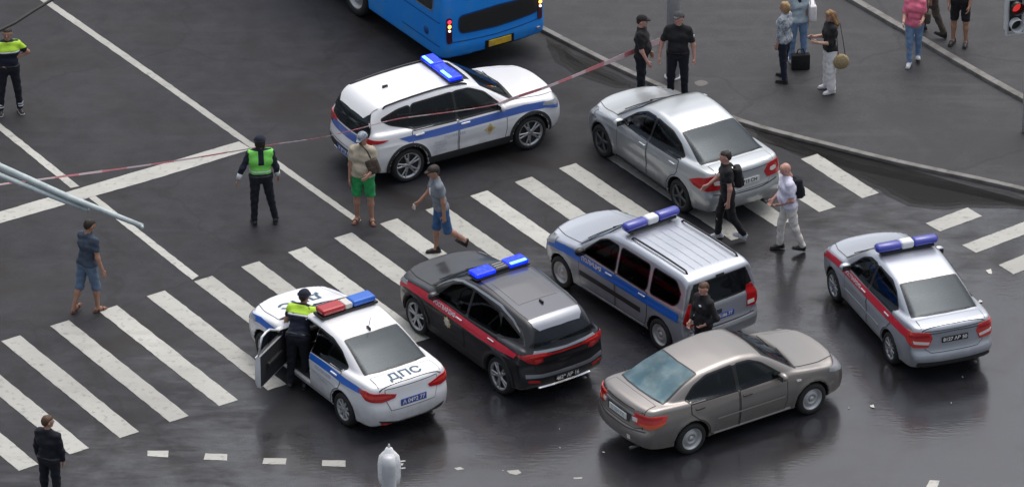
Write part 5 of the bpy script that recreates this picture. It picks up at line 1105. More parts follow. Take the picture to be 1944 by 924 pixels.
M['shoe_black'] = mat('black_shoe', (.015,.015,.016), .4); M['shoe_light'] = mat('light_trainer', (.55,.57,.62), .6, noise=(25,(.25,.28,.36),.5,.6)); M['shoe_white'] = mat('white_trainer', (.72,.72,.74), .6); M['sandal'] = mat('brown_sandal', (.13,.05,.03), .6); M['sole'] = mat('shoe_sole', (.45,.44,.43), .7); M['sole_dark'] = mat('dark_sole', (.03,.03,.03), .7)
M['straw'] = mat('straw', (.42,.33,.18), .8, noise=(40,(.28,.21,.11),.4,.6)); M['camo'] = mat('grey_camo', (.30,.33,.38), .8, noise=(22,(.12,.15,.20),.45,.6)); M['phone'] = mat('phone_glass', (.02,.02,.025), .1); M['paper'] = mat('white_paper', (.75,.75,.75), .7); M['cup'] = M['paper']
M['brown_bag'] = mat('brown_bag', (.055,.04,.03), .7, noise=(18,(.12,.09,.07),.5,.7))

def seg(a, b, r0, r1, flat=False): return (np.array(a, float), np.array(b, float), r0, r1, flat)
def prim_d(P, s):
    a, b, r0, r1, flat = s; ab = b-a; L2 = max(ab@ab, 1e-9); t = np.clip(((P-a)@ab)/L2, 0, 1)
    d = np.sqrt(((P-a-t[..., None]*ab)**2).sum(-1)) - (r0+(r1-r0)*t)
    if flat: d = np.maximum(d, ((P-b)@ab)/math.sqrt(L2))
    return d
def blob(prims, k, h, extra=None, relax=1):
    lo = np.min([np.minimum(s[0], s[1])-max(s[2], s[3]) for s in prims], 0)-h*2.5; hi = np.max([np.maximum(s[0], s[1])+max(s[2], s[3]) for s in prims], 0)+h*2.5
    n = np.ceil((hi-lo)/h).astype(int)+1; Fv = np.full(n, .08); ax = [lo[i]+h*np.arange(n[i]) for i in range(3)]
    for s in prims:
        m = max(s[2], s[3])+.07; a = np.minimum(s[0], s[1])-m; b = np.maximum(s[0], s[1])+m
        i0 = np.clip(((a-lo)/h).astype(int), 0, n-1); i1 = np.clip(((b-lo)/h).astype(int)+2, 1, n)
        sl = tuple(slice(i0[q], i1[q]) for q in range(3)); X, Y, Z = np.meshgrid(ax[0][sl[0]], ax[1][sl[1]], ax[2][sl[2]], indexing='ij')
        d = prim_d(np.stack([X, Y, Z], -1), s); Fv[sl] = smin(Fv[sl], d, k)
    if extra:
        X, Y, Z = np.meshgrid(*ax, indexing='ij'); Fv = extra(Fv, X, Y, Z)
    V, F = surface_nets(Fv, lo, h)
    for _ in range(relax):       # even out the grid steps
        acc = np.zeros_like(V); cnt = np.zeros(len(V))
        for a in range(4):
            for b_ in ((a+1) % 4, (a-1) % 4): np.add.at(acc, F[:, a], V[F[:, b_]]); np.add.at(cnt, F[:, a], 1)
        V = V*.5 + .5*acc/np.maximum(cnt, 1)[:, None]
    return V, F
def joinvf(L):
    V = []; F = []; n = 0
    for v, f in L: V.append(v); F.append(f+n); n += len(v)
    return np.concatenate(V), np.concatenate(F)
def xf(M4, V): A = np.array(M4); return V@A[:3, :3].T+A[:3, 3]
def flipf(F): return F[:, ::-1]
_cache = {}
def hand(curl):
    """a right hand: wrist at the origin, fingers down -z, thumb towards +y, palm facing -x"""
    if curl in _cache: return _cache[curl]
    p = [seg((0,.012,.01),(0,.022,-.085),.020,.014), seg((0,-.010,.01),(0,-.020,-.082),.019,.013), seg((0,0,.02),(0,0,-.08),.021,.014)]
    for y, ln, r in ((.030,.072,.0088),(.010,.082,.0092),(-.010,.076,.0088),(-.029,.060,.0078)):
        q = Vector((0, y, -.084)); a = R(curl*.5)
        for fr in (.42,.32,.26):
            d = Vector((-math.sin(a), y*.9, -math.cos(a))); e = q+d.normalized()*ln*fr*1.05; p.append(seg(q, e, r, r*.93)); q = e; r *= .94; a += R(curl)
    t0 = Vector((-.004,.022,-.022)); t1 = Vector((-.014,.052,-.052)); t2 = Vector((-.020-.012*curl/60,.060-.012*curl/60,-.084)); p += [seg(t0,t1,.013,.0115), seg(t1,t2,.0112,.0092)]
    _cache[curl] = blob(p, .007, .0052); return _cache[curl]
def head_mesh():
    if 'head' in _cache: return _cache['head']
    p = [seg((0,-.020,.045),(0,.010,.045),.082,.078), seg((0,-.03,.02),(0,.02,.015),.075,.068), seg((0,.035,-.045),(0,.055,-.060),.046,.030), seg((-.03,.02,-.04),(-.02,.05,-.06),.028,.020), seg((.03,.02,-.04),(.02,.05,-.06),.028,.020),
         seg((0,-.02,-.14),(0,-.012,-.03),.056,.052), seg((0,.085,.030),(0,.108,-.004),.008,.013), seg((-.028,.078,.045),(.028,.078,.045),.012,.012), seg((0,.078,-.030),(0,.082,-.034),.014,.014), seg((-.03,.068,.0),(-.02,.07,-.01),.016,.014), seg((.03,.068,.0),(.02,.07,-.01),.016,.014)]
    for s in (1,-1): p += [seg((s*.080,-.008,.022),(s*.083,-.002,-.012),.011,.008), seg((s*.084,-.020,.026),(s*.086,-.016,.000),.009,.007)]
    _cache['head'] = blob(p, .014, .0078); return _cache['head']
def hair_mesh(style):
    key = 'hair'+style
    if key in _cache: return _cache[key]
    p = [seg((0,-.024,.052),(0,.006,.056),.089,.084), seg((0,-.035,.01),(0,-.03,0),.078,.07)]
    def ex(Fv, X, Y, Z):
        wob = .004*np.sin(60*X+20*Z)*np.sin(55*Y+31*Z)
        face = .062-Z+.35*(Y)-.55*np.minimum(Y+.02, 0)*2.2
        cutp = (Z*-1+.078) - .9*(Y-.035) if False else None
        front = np.where(Y > .01, .072-Z+.0*Y, -1.); side = np.where(Y <= .01, (.072-(.01-Y)*1.5)-Z, -1.)
        lim = np.maximum(front, side); lim = np.where(Z < -.055, .05, lim)
        return np.maximum(Fv+wob, lim*.6)
    def exl(Fv, X, Y, Z):
        wob = .006*np.sin(50*X+8*Z)+.004*np.sin(70*Y+12*Z)
        front = np.where(Y > .015, .075-Z-.3*np.abs(X), -1.)
        return np.maximum(Fv+wob, np.where((Y > .015), front, -1))
    if style == 'short': r = blob(p, .02, .0095, ex)
    elif style == 'long':
        p += [seg((s*.06,-.03,.02),(s*.075,-.045,-.17),.045,.036) for s in (1,-1)]+[seg((0,-.06,.02),(0,-.075,-.22),.06,.045)]; r = blob(p, .03, .0105, exl)
    elif style == 'bob':
        p += [seg((s*.05,-.03,.02),(s*.06,-.035,-.06),.046,.035) for s in (1,-1)]+[seg((0,-.05,.02),(0,-.05,-.07),.06,.045)]; r = blob(p, .03, .0105, exl)
    elif style == 'buzz': r = blob([seg((0,-.022,.048),(0,.006,.050),.0845,.0795)], .02, .0095, ex)
    _cache[key] = r; return r
def cap_mesh(kind):
    key = 'cap'+kind
    if key in _cache: return _cache[key]
    def ex(Fv, X, Y, Z): return np.maximum(Fv, (.058-.10*Y*0+.0)-Z)
    d = blob([seg((0,-.022,.052),(0,.008,.056),.098,.092)], .02, .0095, ex)
    v = blob([seg((s*.045,.07,.066),(s*.030,.150 if kind == 'peak' else .125,.052),.012,.008) for s in (-1,-.5,0,.5,1)]+[seg((-.055,.075,.064),(.055,.075,.064),.012,.012)], .02, .0075)
    if kind == 'round': v = blob([seg((.105*math.cos(a), -.01+.115*math.sin(a), .060),(.105*math.cos(a+.5), -.01+.115*math.sin(a+.5), .060),.010,.010) for a in np.arange(0, 6.28, .5)], .01, .008)
    _cache[key] = (d, v); return _cache[key]
def shoe_mesh(kind):
    key = 'shoe'+kind
    if key in _cache: return _cache[key]
    def cutb(z): return lambda Fv, X, Y, Z: np.maximum(Fv, z-Z)
    up = blob([seg((0,-.045,-.045),(0,.06,-.050),.040,.042), seg((-.008,.06,-.055),(-.012,.150,-.062),.036,.028), seg((.008,.06,-.055),(.010,.145,-.062),.036,.028), seg((0,-.03,-.04),(0,-.015,.015),.042,.040)], .02, .0095, cutb(-.078))
    so = blob([seg((0,-.050,-.078),(0,.05,-.078),.044,.044), seg((-.008,.06,-.078),(-.012,.155,-.078),.042,.034), seg((.008,.06,-.078),(.010,.150,-.078),.042,.034)], .02, .0085, lambda Fv, X, Y, Z: np.maximum(np.maximum(Fv, Z+.070), -.092-Z))
    _cache[key] = (up, so); return _cache[key]
def unit(v): v = Vector(v); return v.normalized()
def frame_from(zdir, ref):
    """matrix whose -z axis lies along zdir and whose y axis is near ref"""
    z = -unit(zdir); r_ = Vector(ref); y = (r_-z*r_.dot(z))
    if y.length < .15: y = Vector((0,0,1))-z*z.z
    y.normalize(); x = y.cross(z); return Matrix((x, y, z)).transposed()
def person(px, py, heading, z0=0, H=1.75, label='', skin='skin_fair', top='black_cloth', bottom='black_cloth', sleeve=.55, hem=.86, shorts=None, shoe='shoe_black', sole='sole_dark', hair=('short','hair_dark'), hat=None,
           arms=None, legs=None, lean=0, belly=0, headyaw=0, headpitch=0, anchor='mid', build=1.0, footpitch=(0,0), curl=(22,22), collar=None, flare=.0, female=False, thighs=1.0, over=None, group=None, headroll=0, toes=(8,-8), bodyyaw=0):
    """heading: the way the body faces, degrees anticlockwise from picture-right; directions are (right, forward, up)"""
    arms = arms or (((.12,.02,-1),(.05,.12,-1)), ((-.12,.02,-1),(-.05,.12,-1))); legs = legs or (((.06,.02,-1),(.02,-.03,-1)), ((-.06,.02,-1),(-.02,-.03,-1)))
    sc = H/1.755; sw = .175*build if not female else .155; hw = .092
    TR = Matrix.Rotation(R(bodyyaw), 4, 'Z') @ Matrix.Rotation(-R(lean), 4, 'X'); base = Vector((0,0,.92)); T = lambda v: np.array((TR @ (Vector(v)-base))+base)
    b = build
    torso = [seg(T((-.078*b,0,.93)), T((.078*b,0,.93)), .105*b, .105*b), seg(T((-.050*b,.01+.5*belly,1.08)), T((.050*b,.01+.5*belly,1.08)), (.098 if not female else .088)*b+belly*.6, (.098 if not female else .088)*b+belly*.6),
             seg(T((-.080*b,.005,1.27)), T((.080*b,.005,1.27)), .108*b, .108*b), seg(T((-sw+.04,-.005,1.385)), T((sw-.04,-.005,1.385)), .060, .060), seg(T((.0,-.01,1.455)), T((sw-.03,-.008,1.405)), .048, .040), seg(T((.0,-.01,1.455)), T((-sw+.03,-.008,1.405)), .048, .040)]
    if belly: torso.append(seg(T((-.04,.05,1.05)), T((.04,.05,1.05)), .09+belly*.7, .09+belly*.7))
    if female: torso += [seg(T((s*.065,.07,1.28)), T((s*.065,.075,1.27)), .055, .055) for s in (1,-1)]
    parts = []; hands = []; shirt_arm = []; J = {}
    for i, s in ((0,1),(1,-1)):
        sh = Vector(T((s*sw,0,1.39))); u = unit(arms[i][0]); f_ = unit(arms[i][1]); el = sh+u*.29; wr = el+f_*.245
        parts += [seg(sh, el, .050*b**.5, .041), seg(el, wr, .042, .028)]; J['elbow%d' % i] = el; J['wrist%d' % i] = wr; J['shoulder%d' % i] = sh
        ref = (0,1,0) if abs(f_.y) < .85 else (0,0,1)
        m = frame_from(f_, ref).to_4x4(); m.translation = wr
        hv, hf = hand(curl[i]); 
        if s < 0: hv = hv*np.array((-1,1,1)); hf = flipf(hf)
        hands.append((xf(m, hv), hf)); J['hand%d' % i] = m @ Vector((0,0,-.09))
        if sleeve <= 1: shirt_arm.append(seg(sh, sh+u*.29*sleeve, .062*b**.5, .060, True))
        else: shirt_arm += [seg(sh, el, .062*b**.5, .054), seg(el, el+f_*.245*(sleeve-1), .054, .044, True)]
    legp = []; trouser = []; feet = []; footmats = []
    for i, s in ((0,1),(1,-1)):
        hp = Vector((s*hw*b**.5, 0, .905)); u = unit(legs[i][0]); f_ = unit(legs[i][1]); kn = hp+u*.42; an = kn+f_*.405
        r_ = (.084 if not female else .088)*thighs
        parts += [seg(hp, kn, r_*b**.5, .056), seg(kn, kn+f_*.14, .054, .054), seg(kn+f_*.12, an, .053, .036)]; J['knee%d' % i] = kn; J['ankle%d' % i] = an
        if shorts: trouser += [seg(hp, hp+u*.42*shorts, (r_+.020)*b**.5, .082+flare, True)] if shorts <= 1 else [seg(hp, kn, (r_+.020)*b**.5, .078+flare), seg(kn, kn+f_*.4*(shorts-1), .078+flare, .076+flare, True)]
        else: trouser += [seg(hp, kn, (r_+.016)*b**.5, .072+flare*.5), seg(kn, an+f_*.02, .070+flare*.5, .058+flare, True)]
        fm = Matrix.Translation(an) @ Matrix.Rotation(R(toes[i]*-1), 4, 'Z') @ Matrix.Rotation(-R(footpitch[i]), 4, 'X')
        footmats.append(fm)
    for i, fm in enumerate(footmats):
        for a, c_, r0, r1 in (((0,-.04,-.045),(0,.05,-.052),.034,.036), ((0,.05,-.055),(0,.14,-.066),.034,.022)): parts.append(seg(fm @ Vector(a), fm @ Vector(c_), r0, r1))
    zmin = min((fm @ Vector((0,y,-.092))).z for fm in footmats for y in (-.08,.17))
    HM = Matrix.Translation(Vector(T((0,.012,1.60)))) @ Matrix.Rotation(R(headyaw), 4, 'Z') @ Matrix.Rotation(-R(headpitch+lean*.35), 4, 'X') @ Matrix.Rotation(R(headroll), 4, 'Y')
    bv, bf = blob(torso+parts, .035, .0145); hv, hf = head_mesh()
    allv, allf = joinvf([(bv, bf)]+[(xf(HM, hv), hf)]+hands)
    A = {'mid': ((footmats[0].translation+footmats[1].translation)/2), 'R': footmats[0].translation, 'L': footmats[1].translation, 'pelvis': Vector((0,0,0))}[anchor]
    rz = R(heading-90); g = G(px, py, z0); off = Matrix.Rotation(rz, 3, 'Z') @ (Vector((A.x, A.y, 0))*sc)
    root = empty('person', (g.x-off.x, g.y-off.y, z0), rz, label, 'person', group); S_ = Matrix.Scale(sc, 4) @ Matrix.Translation((0,0,-zmin)); P = lambda V: xf(S_, np.asarray(V, float))
    body = mesh_from('body', P(allv), allf, M[skin], True, root)
    ph = RNG.uniform(0, 6)
    def folds(amp, planes):
        ax_ = [(np.array(p_), np.array(n_)) for p_, n_ in planes]
        def ex(Fv, X, Y, Z):
            w_ = amp*(np.sin(31*Z+5*np.sin(8*X+ph)+7*Y)*np.sin(13*X+9*Y+ph)+.6*np.sin(52*Z-17*X+4*np.sin(15*Y)))
            Fv = Fv+w_
            for p_, n_ in ax_: Fv = np.maximum(Fv, (X-p_[0])*n_[0]+(Y-p_[1])*n_[1]+(Z-p_[2])*n_[2])
            return Fv
        return ex
    upv = (TR.to_3x3() @ Vector((0,0,1)))
    ts = [(s[0], s[1], s[2]+.020, s[3]+.020, False) for s in torso]+shirt_arm
    sv, sf = blob(ts, .04, .0145, folds(.0052, [(T((0,0,hem)), tuple(-upv)), (T((0,0,1.50)), tuple(upv))])); shirt = mesh_from('shirt', P(sv), sf, M[top], True, root)
    tt = [(torso[0][0], torso[0][1], torso[0][2]+.012, torso[0][3]+.012, False)]+trouser
    tv, tf = blob(tt, .035, .0145, folds(.0050, [(T((0,0,1.0)), tuple(upv))])); tr = mesh_from('shorts' if shorts else 'trousers', P(tv), tf, M[bottom], True, root)
    for i, fm in enumerate(footmats):
        if shoe == 'sandal':
            (_, _), (ov, of) = shoe_mesh('a'); so = mesh_from('sandal', P(xf(fm, ov)), of, M['sandal'], True, root)
            for y in (.0,.09):
                q = [fm @ Vector((.044*math.cos(a)*(1 if y else .95), y, -.078+.062*math.sin(a)*(1. if y < .05 else .8))) for a in np.linspace(0, math.pi, 9)]
                vv, ff = tube_arrays([tuple(v) for v in q], .010, 6); mesh_from('strap', P(np.array([tuple(v) for v in vv])), ff, M['sandal'], True, so)
        else:
            (uv, uf), (ov, of) = shoe_mesh('a'); sh_ = mesh_from('shoe', P(xf(fm, uv)), uf, M[shoe], True, root); mesh_from('sole', P(xf(fm, ov)), of, M[sole], True, sh_)
    if hair and hair[0] != 'bald': v, f_ = hair_mesh(hair[0]); mesh_from('hair', P(xf(HM, v)), f_, M[hair[1]], True, root)
    if hat:
        (dv, df), (vv, vf) = cap_mesh(hat[0]); c_ = mesh_from('cap', P(xf(HM, dv)), df, M[hat[1]], True, root); mesh_from('cap_peak', P(xf(HM, vv)), vf, M[hat[1]], True, c_)
    def ell(nm, c_, r3, m_, par, rot=None):
        o = ellipsoid(nm, tuple(q*sc for q in r3), (0,0,0), m_, par, None, 10); mw = S_ @ HM @ Matrix.Translation(c_); o.location = mw.translation; o.rotation_euler = (HM.to_3x3().to_euler() if not rot else (HM @ rot).to_euler()); return o
    for s in (1,-1):
        ey = ell('eye', (s*.030,.078,.026), (.0125,.010,.008), M['eye_white'], root); ell('iris', (s*.030,.086,.026), (.0062,.004,.0062), M['iris'], root).name = 'iris'
        ell('eyebrow', (s*.031,.090,.046), (.017,.005,.004), M[hair[1] if hair[0] != 'bald' else 'hair_grey'], root)
    ell('mouth', (0,.094,-.034), (.020,.006,.0055), M['lips'], root)
    J2 = {k: Vector(P(np.array([tuple(v)]))[0]) for k, v in J.items()}
    ctx = dict(root=root, body=body, shirt=shirt, P=P, T=T, torso=torso, J=J2, Jr=J, HM=S_ @ HM, sc=sc, arms=shirt_arm, zmin=zmin, upv=upv, hip=tt, trouser=tr, S=S_, TR=TR)
    if collar: v, f_ = blob([seg(T((.055*math.cos(a), -.012+.055*math.sin(a), 1.478)), T((.055*math.cos(a+.6), -.012+.055*math.sin(a+.6), 1.478)), .014, .014) for a in np.arange(.3, 6.0, .6)], .01, .010); mesh_from('collar', P(v), f_, M[collar], True, shirt)
    if over: over(ctx)
    return ctx
def band_shell(c, name, m, z0, z1, grow_=.027, arms_=False, parent='shirt', cond=None):
    """a layer over the torso between two heights: a vest, yoke, belt or reflective band"""
    T = c['T']; up = c['upv']
    ts = [(s[0], s[1], s[2]+grow_, s[3]+grow_, False) for s in c['torso']]+([(s[0], s[1], s[2]+.008, s[3]+.008, s[4]) for s in c['arms']] if arms_ else [])
    a, b = T((0,0,z0)), T((0,0,z1))
    def ex(Fv, X, Y, Z):
        Fv = np.maximum(Fv, -((X-a[0])*up[0]+(Y-a[1])*up[1]+(Z-a[2])*up[2])); Fv = np.maximum(Fv, (X-b[0])*up[0]+(Y-b[1])*up[1]+(Z-b[2])*up[2])
        return np.maximum(Fv, cond(X, Y, Z)) if cond else Fv
    v, f = blob(ts, .04, .013, ex); 
    if len(v): return mesh_from(name, c['P'](v), f, M[m], True, c[parent])
def ppt(c, v): return Vector(c['P'](np.array([c['T'](v)]))[0])
def backpack(c, m='black_cloth', w_=.26, h_=.40, d_=.15, z=1.22, straps=True, label='', name='backpack', y=-.115):
    q = ppt(c, (0, y-d_/2, z)); rt = c['root']; TR = c['TR']
    bm = rbox_bm(w_, d_, h_, .055, seg=4); ob = bm_obj(name, bm, M[m], None); mw = Matrix.Translation(rt.location) @ Matrix.Rotation(rt.rotation_euler.z, 4, 'Z')
    root = empty(name, mw @ q, 0, label, 'bag'); root.rotation_euler = (Matrix.Rotation(rt.rotation_euler.z, 3, 'Z') @ TR.to_3x3()).to_euler()
    ob.name = 'main_pouch'; ob.parent = root
    bm_obj('front_pocket', rbox_bm(w_*.75, .05, h_*.45, .02, (0,-d_/2,-h_*.2)), M[m], root)
    if straps:
        for s in (1,-1):
            pts = [(s*w_*.30, d_*.42, h_*.42), (s*.115, d_/2+.03, h_*.55), (s*.125, d_/2+.13, h_*.50), (s*.13, d_/2+.23, h_*.25), (s*.13, d_/2+.225, -.0), (s*.15, d_/2+.12, -h_*.28), (s*w_*.42, d_*.4, -h_*.38)]
            o = tube('strap', pts, .018, M[m], root, 8)
    tube('top_loop', [(-.03,d_*.3,h_*.48),(0,d_*.3,h_*.55),(.03,d_*.3,h_*.48)], .008, M[m], root, 6)
    return root
def held(name, label, cat, c, pt, build_fn):
    rt = c['root']; mw = Matrix.Translation(rt.location) @ Matrix.Rotation(rt.rotation_euler.z, 4, 'Z'); e = empty(name, mw @ Vector(pt), rt.rotation_euler.z, label, cat); build_fn(e); return e
GR_OFF = 'police officers around the junction'; GR_PED = 'pedestrians at the junction'
def hivis_yoke(m, zlow=1.30):
    def fn(c):
        band_shell(c, 'hi_vis_yoke', m, zlow, 1.47, .027, True)
        band_shell(c, 'reflective_band', 'reflect', zlow-.035, zlow+.004, .028)
    return fn
def belt(c): band_shell(c, 'belt', 'trim', .955, .995, .026)
def badge(c, arm=1, m='reflect'):
    a = c['arms'][arm]; p = (Vector(a[0])+Vector(a[1]))/2; s = 1 if arm == 0 else -1
    q = Vector(c['P'](np.array([tuple(p+Vector((s*.058,0,0)))]))[0]); ellipsoid('sleeve_badge', (.010,.030,.038), q, M[m], c['shirt'], None, 10)
def p_left(c):
    hivis_yoke('hivis')(c); belt(c); badge(c, 0)
    for i in (0,1):
        v = c['J']['ankle%d' % i]; s_ = lathe('ankle_band', [(.064,-.022),(.066,-.02),(.066,.02),(.064,.022)], M['reflect'], c['trouser'], 20, 'z'); s_.location = v+Vector((0,0,.10)); 
        s_ = lathe('ankle_band', [(.064,-.012),(.066,-.01),(.066,.01),(.064,.012)], M['reflect'], c['trouser'], 20, 'z'); s_.location = v+Vector((0,0,.045))
person(20, 213, 282, H=1.80, label='officer in a hi-vis yoke with hand on hip at the left edge', skin='skin_tan', top='navy_cloth', bottom='navy_black', sleeve=.75, hem=.96, hair=('short','hair_dark'), headyaw=-12, headpitch=-4, build=1.08, group=GR_OFF,
       arms=(((.55,-.15,-1),(-.75,.35,-.55)), ((-.75,-.25,-.85),(.95,.35,-.25))), legs=(((.13,.03,-1),(.08,-.02,-1)), ((-.13,.02,-1),(-.08,-.03,-1))), curl=(40,30), over=p_left, sole='sole', collar='navy_black')
def p_vest(c):
    band_shell(c, 'hi_vis_vest', 'hivisgreen', 1.02, 1.47, .030, False, cond=lambda X, Y, Z: np.where(Z > 1.2, (.050+(Z-1.22)*-.03)-np.abs(X)-np.maximum(Y, 0)*0, -1)*1.0)
    band_shell(c, 'reflective_band', 'reflect', 1.05, 1.09, .034); belt(c)
    for i in (0,1):
        v = c['J']['wrist%d' % i]; e_ = c['J']['elbow%d' % i]; d = (v-e_).normalized(); tube('white_cuff', [v-d*.14, v-d*.02], [.052,.050], M['reflect'], c['shirt'], 14)
person(503, 424, 98, H=1.83, label='traffic officer seen from behind in a green hi-vis vest with white cuffs', skin='skin_tan', top='navy_cloth', bottom='navy_black', sleeve=1.9, hem=.93, hair=('bob','hair_dark'), hat=('round','navy_cloth'), headyaw=-25, build=1.10, group=GR_OFF,
       arms=(((.28,-.05,-1),(.15,.35,-.85)), ((-.50,-.10,-1),(-.35,.05,-1))), legs=(((.16,.05,-1),(.20,-.02,-1)), ((-.06,.02,-1),(-.03,-.04,-1))), curl=(30,25), over=p_vest)
def sling(c):
    def fn(e):
        bm_obj('pouch', rbox_bm(.24,.13,.30,.045, (0,0,0), Matrix.Rotation(R(18), 4, 'Y')), M['brown_bag'], e); bm_obj('front_pocket', rbox_bm(.16,.04,.13,.018, (0,.07,-.05), Matrix.Rotation(R(18), 4, 'Y')), M['brown_bag'], e)
        tube('strap', [(.03,.0,.13),(.10,.04,.32),(.235,.02,.46),(.25,-.10,.40),(.16,-.24,.2),(.02,-.16,-.02),(-.02,-.02,-.10)], .014, M['brown_bag'], e, 8)
    held('sling_bag', 'dark brown sling bag worn by the man in green shorts', 'bag', c, ppt(c, (-.20,.10,1.14)), fn)
person(692, 420, 262, H=1.84, label='man in a tan T-shirt, green shorts, sandals and grey cap', skin='skin_tan', top='tan_cloth', bottom='green_cloth', sleeve=.72, hem=.90, shorts=.95, shoe='sandal', hair=('short','hair_brown'), hat=('peak','camo'), headyaw=-20, headpitch=14, build=1.06, belly=.02, group=GR_PED, flare=.012,
       arms=(((.10,.05,-1),(.05,.15,-1)), ((-.16,.10,-1),(.35,.75,-.30))), legs=(((.04,.02,-1),(.0,-.02,-1)), ((-.10,.06,-1),(-.04,-.02,-1))), toes=(15,-20), over=sling)
def item(c):
    def fn(e): rbox('pack', .07,.035,.10,.008,(0,0,0), M['paper'], e)
    held('paper_pack', 'small white pack in the hand of the walking man in grey T-shirt', 'pack', c, c['J']['hand0']+Vector((0,.02,-.02)), fn)
    ellipsoid('shirt_print', (.055,.012,.075), ppt(c, (.02,.135,1.26)), M['whiteplastic'], c['shirt'])
person(828, 479, 196, H=1.86, label='man walking in a grey T-shirt, blue shorts and dark cap', skin='skin_tan', top='grey_cloth', bottom='denim_short', sleeve=.62, hem=.90, shorts=1.05, shoe='shoe_black', hair=('short','hair_dark'), hat=('peak','hair_dark'), lean=10, headpitch=6, anchor='R', group=GR_PED, headyaw=8,
       arms=(((.20,.28,-1),(.05,.75,-.75)), ((-.12,-.22,-1),(-.02,-.05,-1))), legs=(((.0,.14,-1),(.0,.03,-1)), ((.0,-.22,-1),(.0,-.95,-.75))), footpitch=(0,-38), over=item)
person(163, 592, 44, H=1.84, label='man seen from behind in a slate blue T-shirt and denim shorts', skin='skin_tan', top='slate_blue', bottom='denim_dark', sleeve=.62, hem=.90, shorts=1.18, shoe='sandal', hair=('short','hair_dark'), headpitch=12, headyaw=-8, build=1.05, group=GR_PED,
       arms=(((.26,-.10,-1),(.28,.22,-1)), ((-.12,.10,-1),(-.02,.55,-1))), legs=(((.04,.22,-1),(.02,.04,-1)), ((-.03,-.20,-1),(-.02,-.40,-1))), footpitch=(0,-22), lean=7)
def uni(c): belt(c); badge(c, 1); 
person(97, 962, 62, H=1.78, label='officer in a dark long sleeved uniform seen from behind at the bottom left', skin='skin_fair', top='navy_black', bottom='navy_black', sleeve=1.9, hem=.88, hair=('short','hair_brown'), headyaw=-38, group=GR_OFF, build=1.06, collar='navy_cloth',
       arms=(((.16,.12,-1),(-.10,.30,-1)), ((-.20,.02,-1),(-.02,.18,-1))), over=uni)
def lean_over(c): hivis_yoke('hivis', 1.31)(c); belt(c)
person(566, 735, 70, H=1.84, label='officer in a hi-vis yoke and dark cap leaning in at the open car door', skin='skin_tan', top='navy_cloth', bottom='navy_black', sleeve=.70, hem=.92, hair=('short','hair_dark'), hat=('round','navy_cloth'), lean=27, headpitch=-6, build=1.12, group=GR_OFF, headyaw=-10,
       arms=(((.28,.62,-1),(.10,.75,-.8)), ((-.42,.25,-1),(-.30,.15,-1))), legs=(((.06,.05,-1),(.02,-.10,-1)), ((-.04,-.08,-1),(0,-.12,-1))), over=lean_over)
def p8(c): badge(c, 1); ellipsoid('chest_patch', (.035,.012,.022), ppt(c, (-.06,.135,1.34)), M['reflect'], c['shirt'])
person(1334, 702, 218, H=1.76, label='officer in black uniform standing behind the silver estate with the blue stripe', skin='skin_pink', top='black_cloth', bottom='black_cloth', sleeve=1.85, hem=.90, hair=('short','hair_brown'), headyaw=8, headpitch=6, group=GR_OFF, collar='black_cloth',
       arms=(((.22,.05,-1),(-.30,.55,-.5)), ((-.45,-.20,-1),(.45,.45,-.45))), curl=(30,30), over=p8)
def p9(c):
    backpack(c, 'black_cloth', label='black backpack on the walking man in black with light trainers'); ellipsoid('chest_print', (.03,.01,.035), ppt(c, (-.03,.14,1.30)), M['paper'], c['shirt'])
person(1363, 452, 186, H=1.85, label='dark haired man in black walking past the silver sedan in light trainers', skin='skin_pink', top='black_cloth', bottom='black_cloth', sleeve=.62, hem=.86, shoe='shoe_light', sole='sole', hair=('short','hair_dark'), anchor='R', lean=4, group=GR_PED, headyaw=4,
       arms=(((.18,.40,-1),(.02,.80,-.70)), ((-.16,-.12,-1),(-.06,.10,-1))), legs=(((.02,.30,-1),(.0,.06,-1)), ((.0,-.16,-1),(.0,-.62,-1))), footpitch=(8,-28), over=p9)
def p10(c): backpack(c, 'navy_black', label='dark backpack on the bald man in white trousers'); ellipsoid('chest_print', (.02,.01,.02), ppt(c, (-.06,.15,1.30)), M['inkgrey'], c['shirt'])
person(1480, 472, 192, H=1.82, label='bald man in a pale lavender polo and off-white trousers walking on the crossing', skin='skin_pink', top='lavender', bottom='offwhite', sleeve=.80, hem=.90, hair=('bald','hair_grey'), anchor='R', lean=6, belly=.045, build=1.12, headpitch=22, group=GR_PED, collar='lavender',
       arms=(((.14,.10,-1),(-.35,.60,-.45)), ((-.16,-.12,-1),(.45,.55,-.40))), legs=(((.03,.26,-1),(.0,.05,-1)), ((.0,-.20,-1),(.0,-.40,-1))), footpitch=(6,-18), over=p10)
person(1216, 186, 352, z0=KZ, H=1.76, label='stocky officer in black T-shirt and cap, side on, left of the pair by the pole', skin='skin_pink', top='black_cloth', bottom='navy_black', sleeve=.85, hem=.88, hair=('short','hair_dark'), hat=('peak','black_cloth'), belly=.045, build=1.10, group=GR_OFF, headyaw=0, headpitch=2,
       arms=(((.14,.12,-1),(.0,.50,-1)), ((-.14,.12,-1),(-.05,.45,-1))))
def p12(c): badge(c, 1); belt(c)
person(1286, 190, 262, z0=KZ, H=1.88, label='tall officer in black polo and cap facing the camera in front of the pole', skin='skin_pink', top='black_cloth', bottom='navy_black', sleeve=.80, hem=.93, hair=('short','hair_dark'), hat=('peak','capgrey'), build=1.06, belly=.015, headyaw=-22, headpitch=-6, collar='black_cloth', group=GR_OFF,
       arms=(((.40,.10,-1),(.15,.30,-1)), ((-.30,.0,-1),(-.12,.16,-1))), curl=(35,50), over=p12)
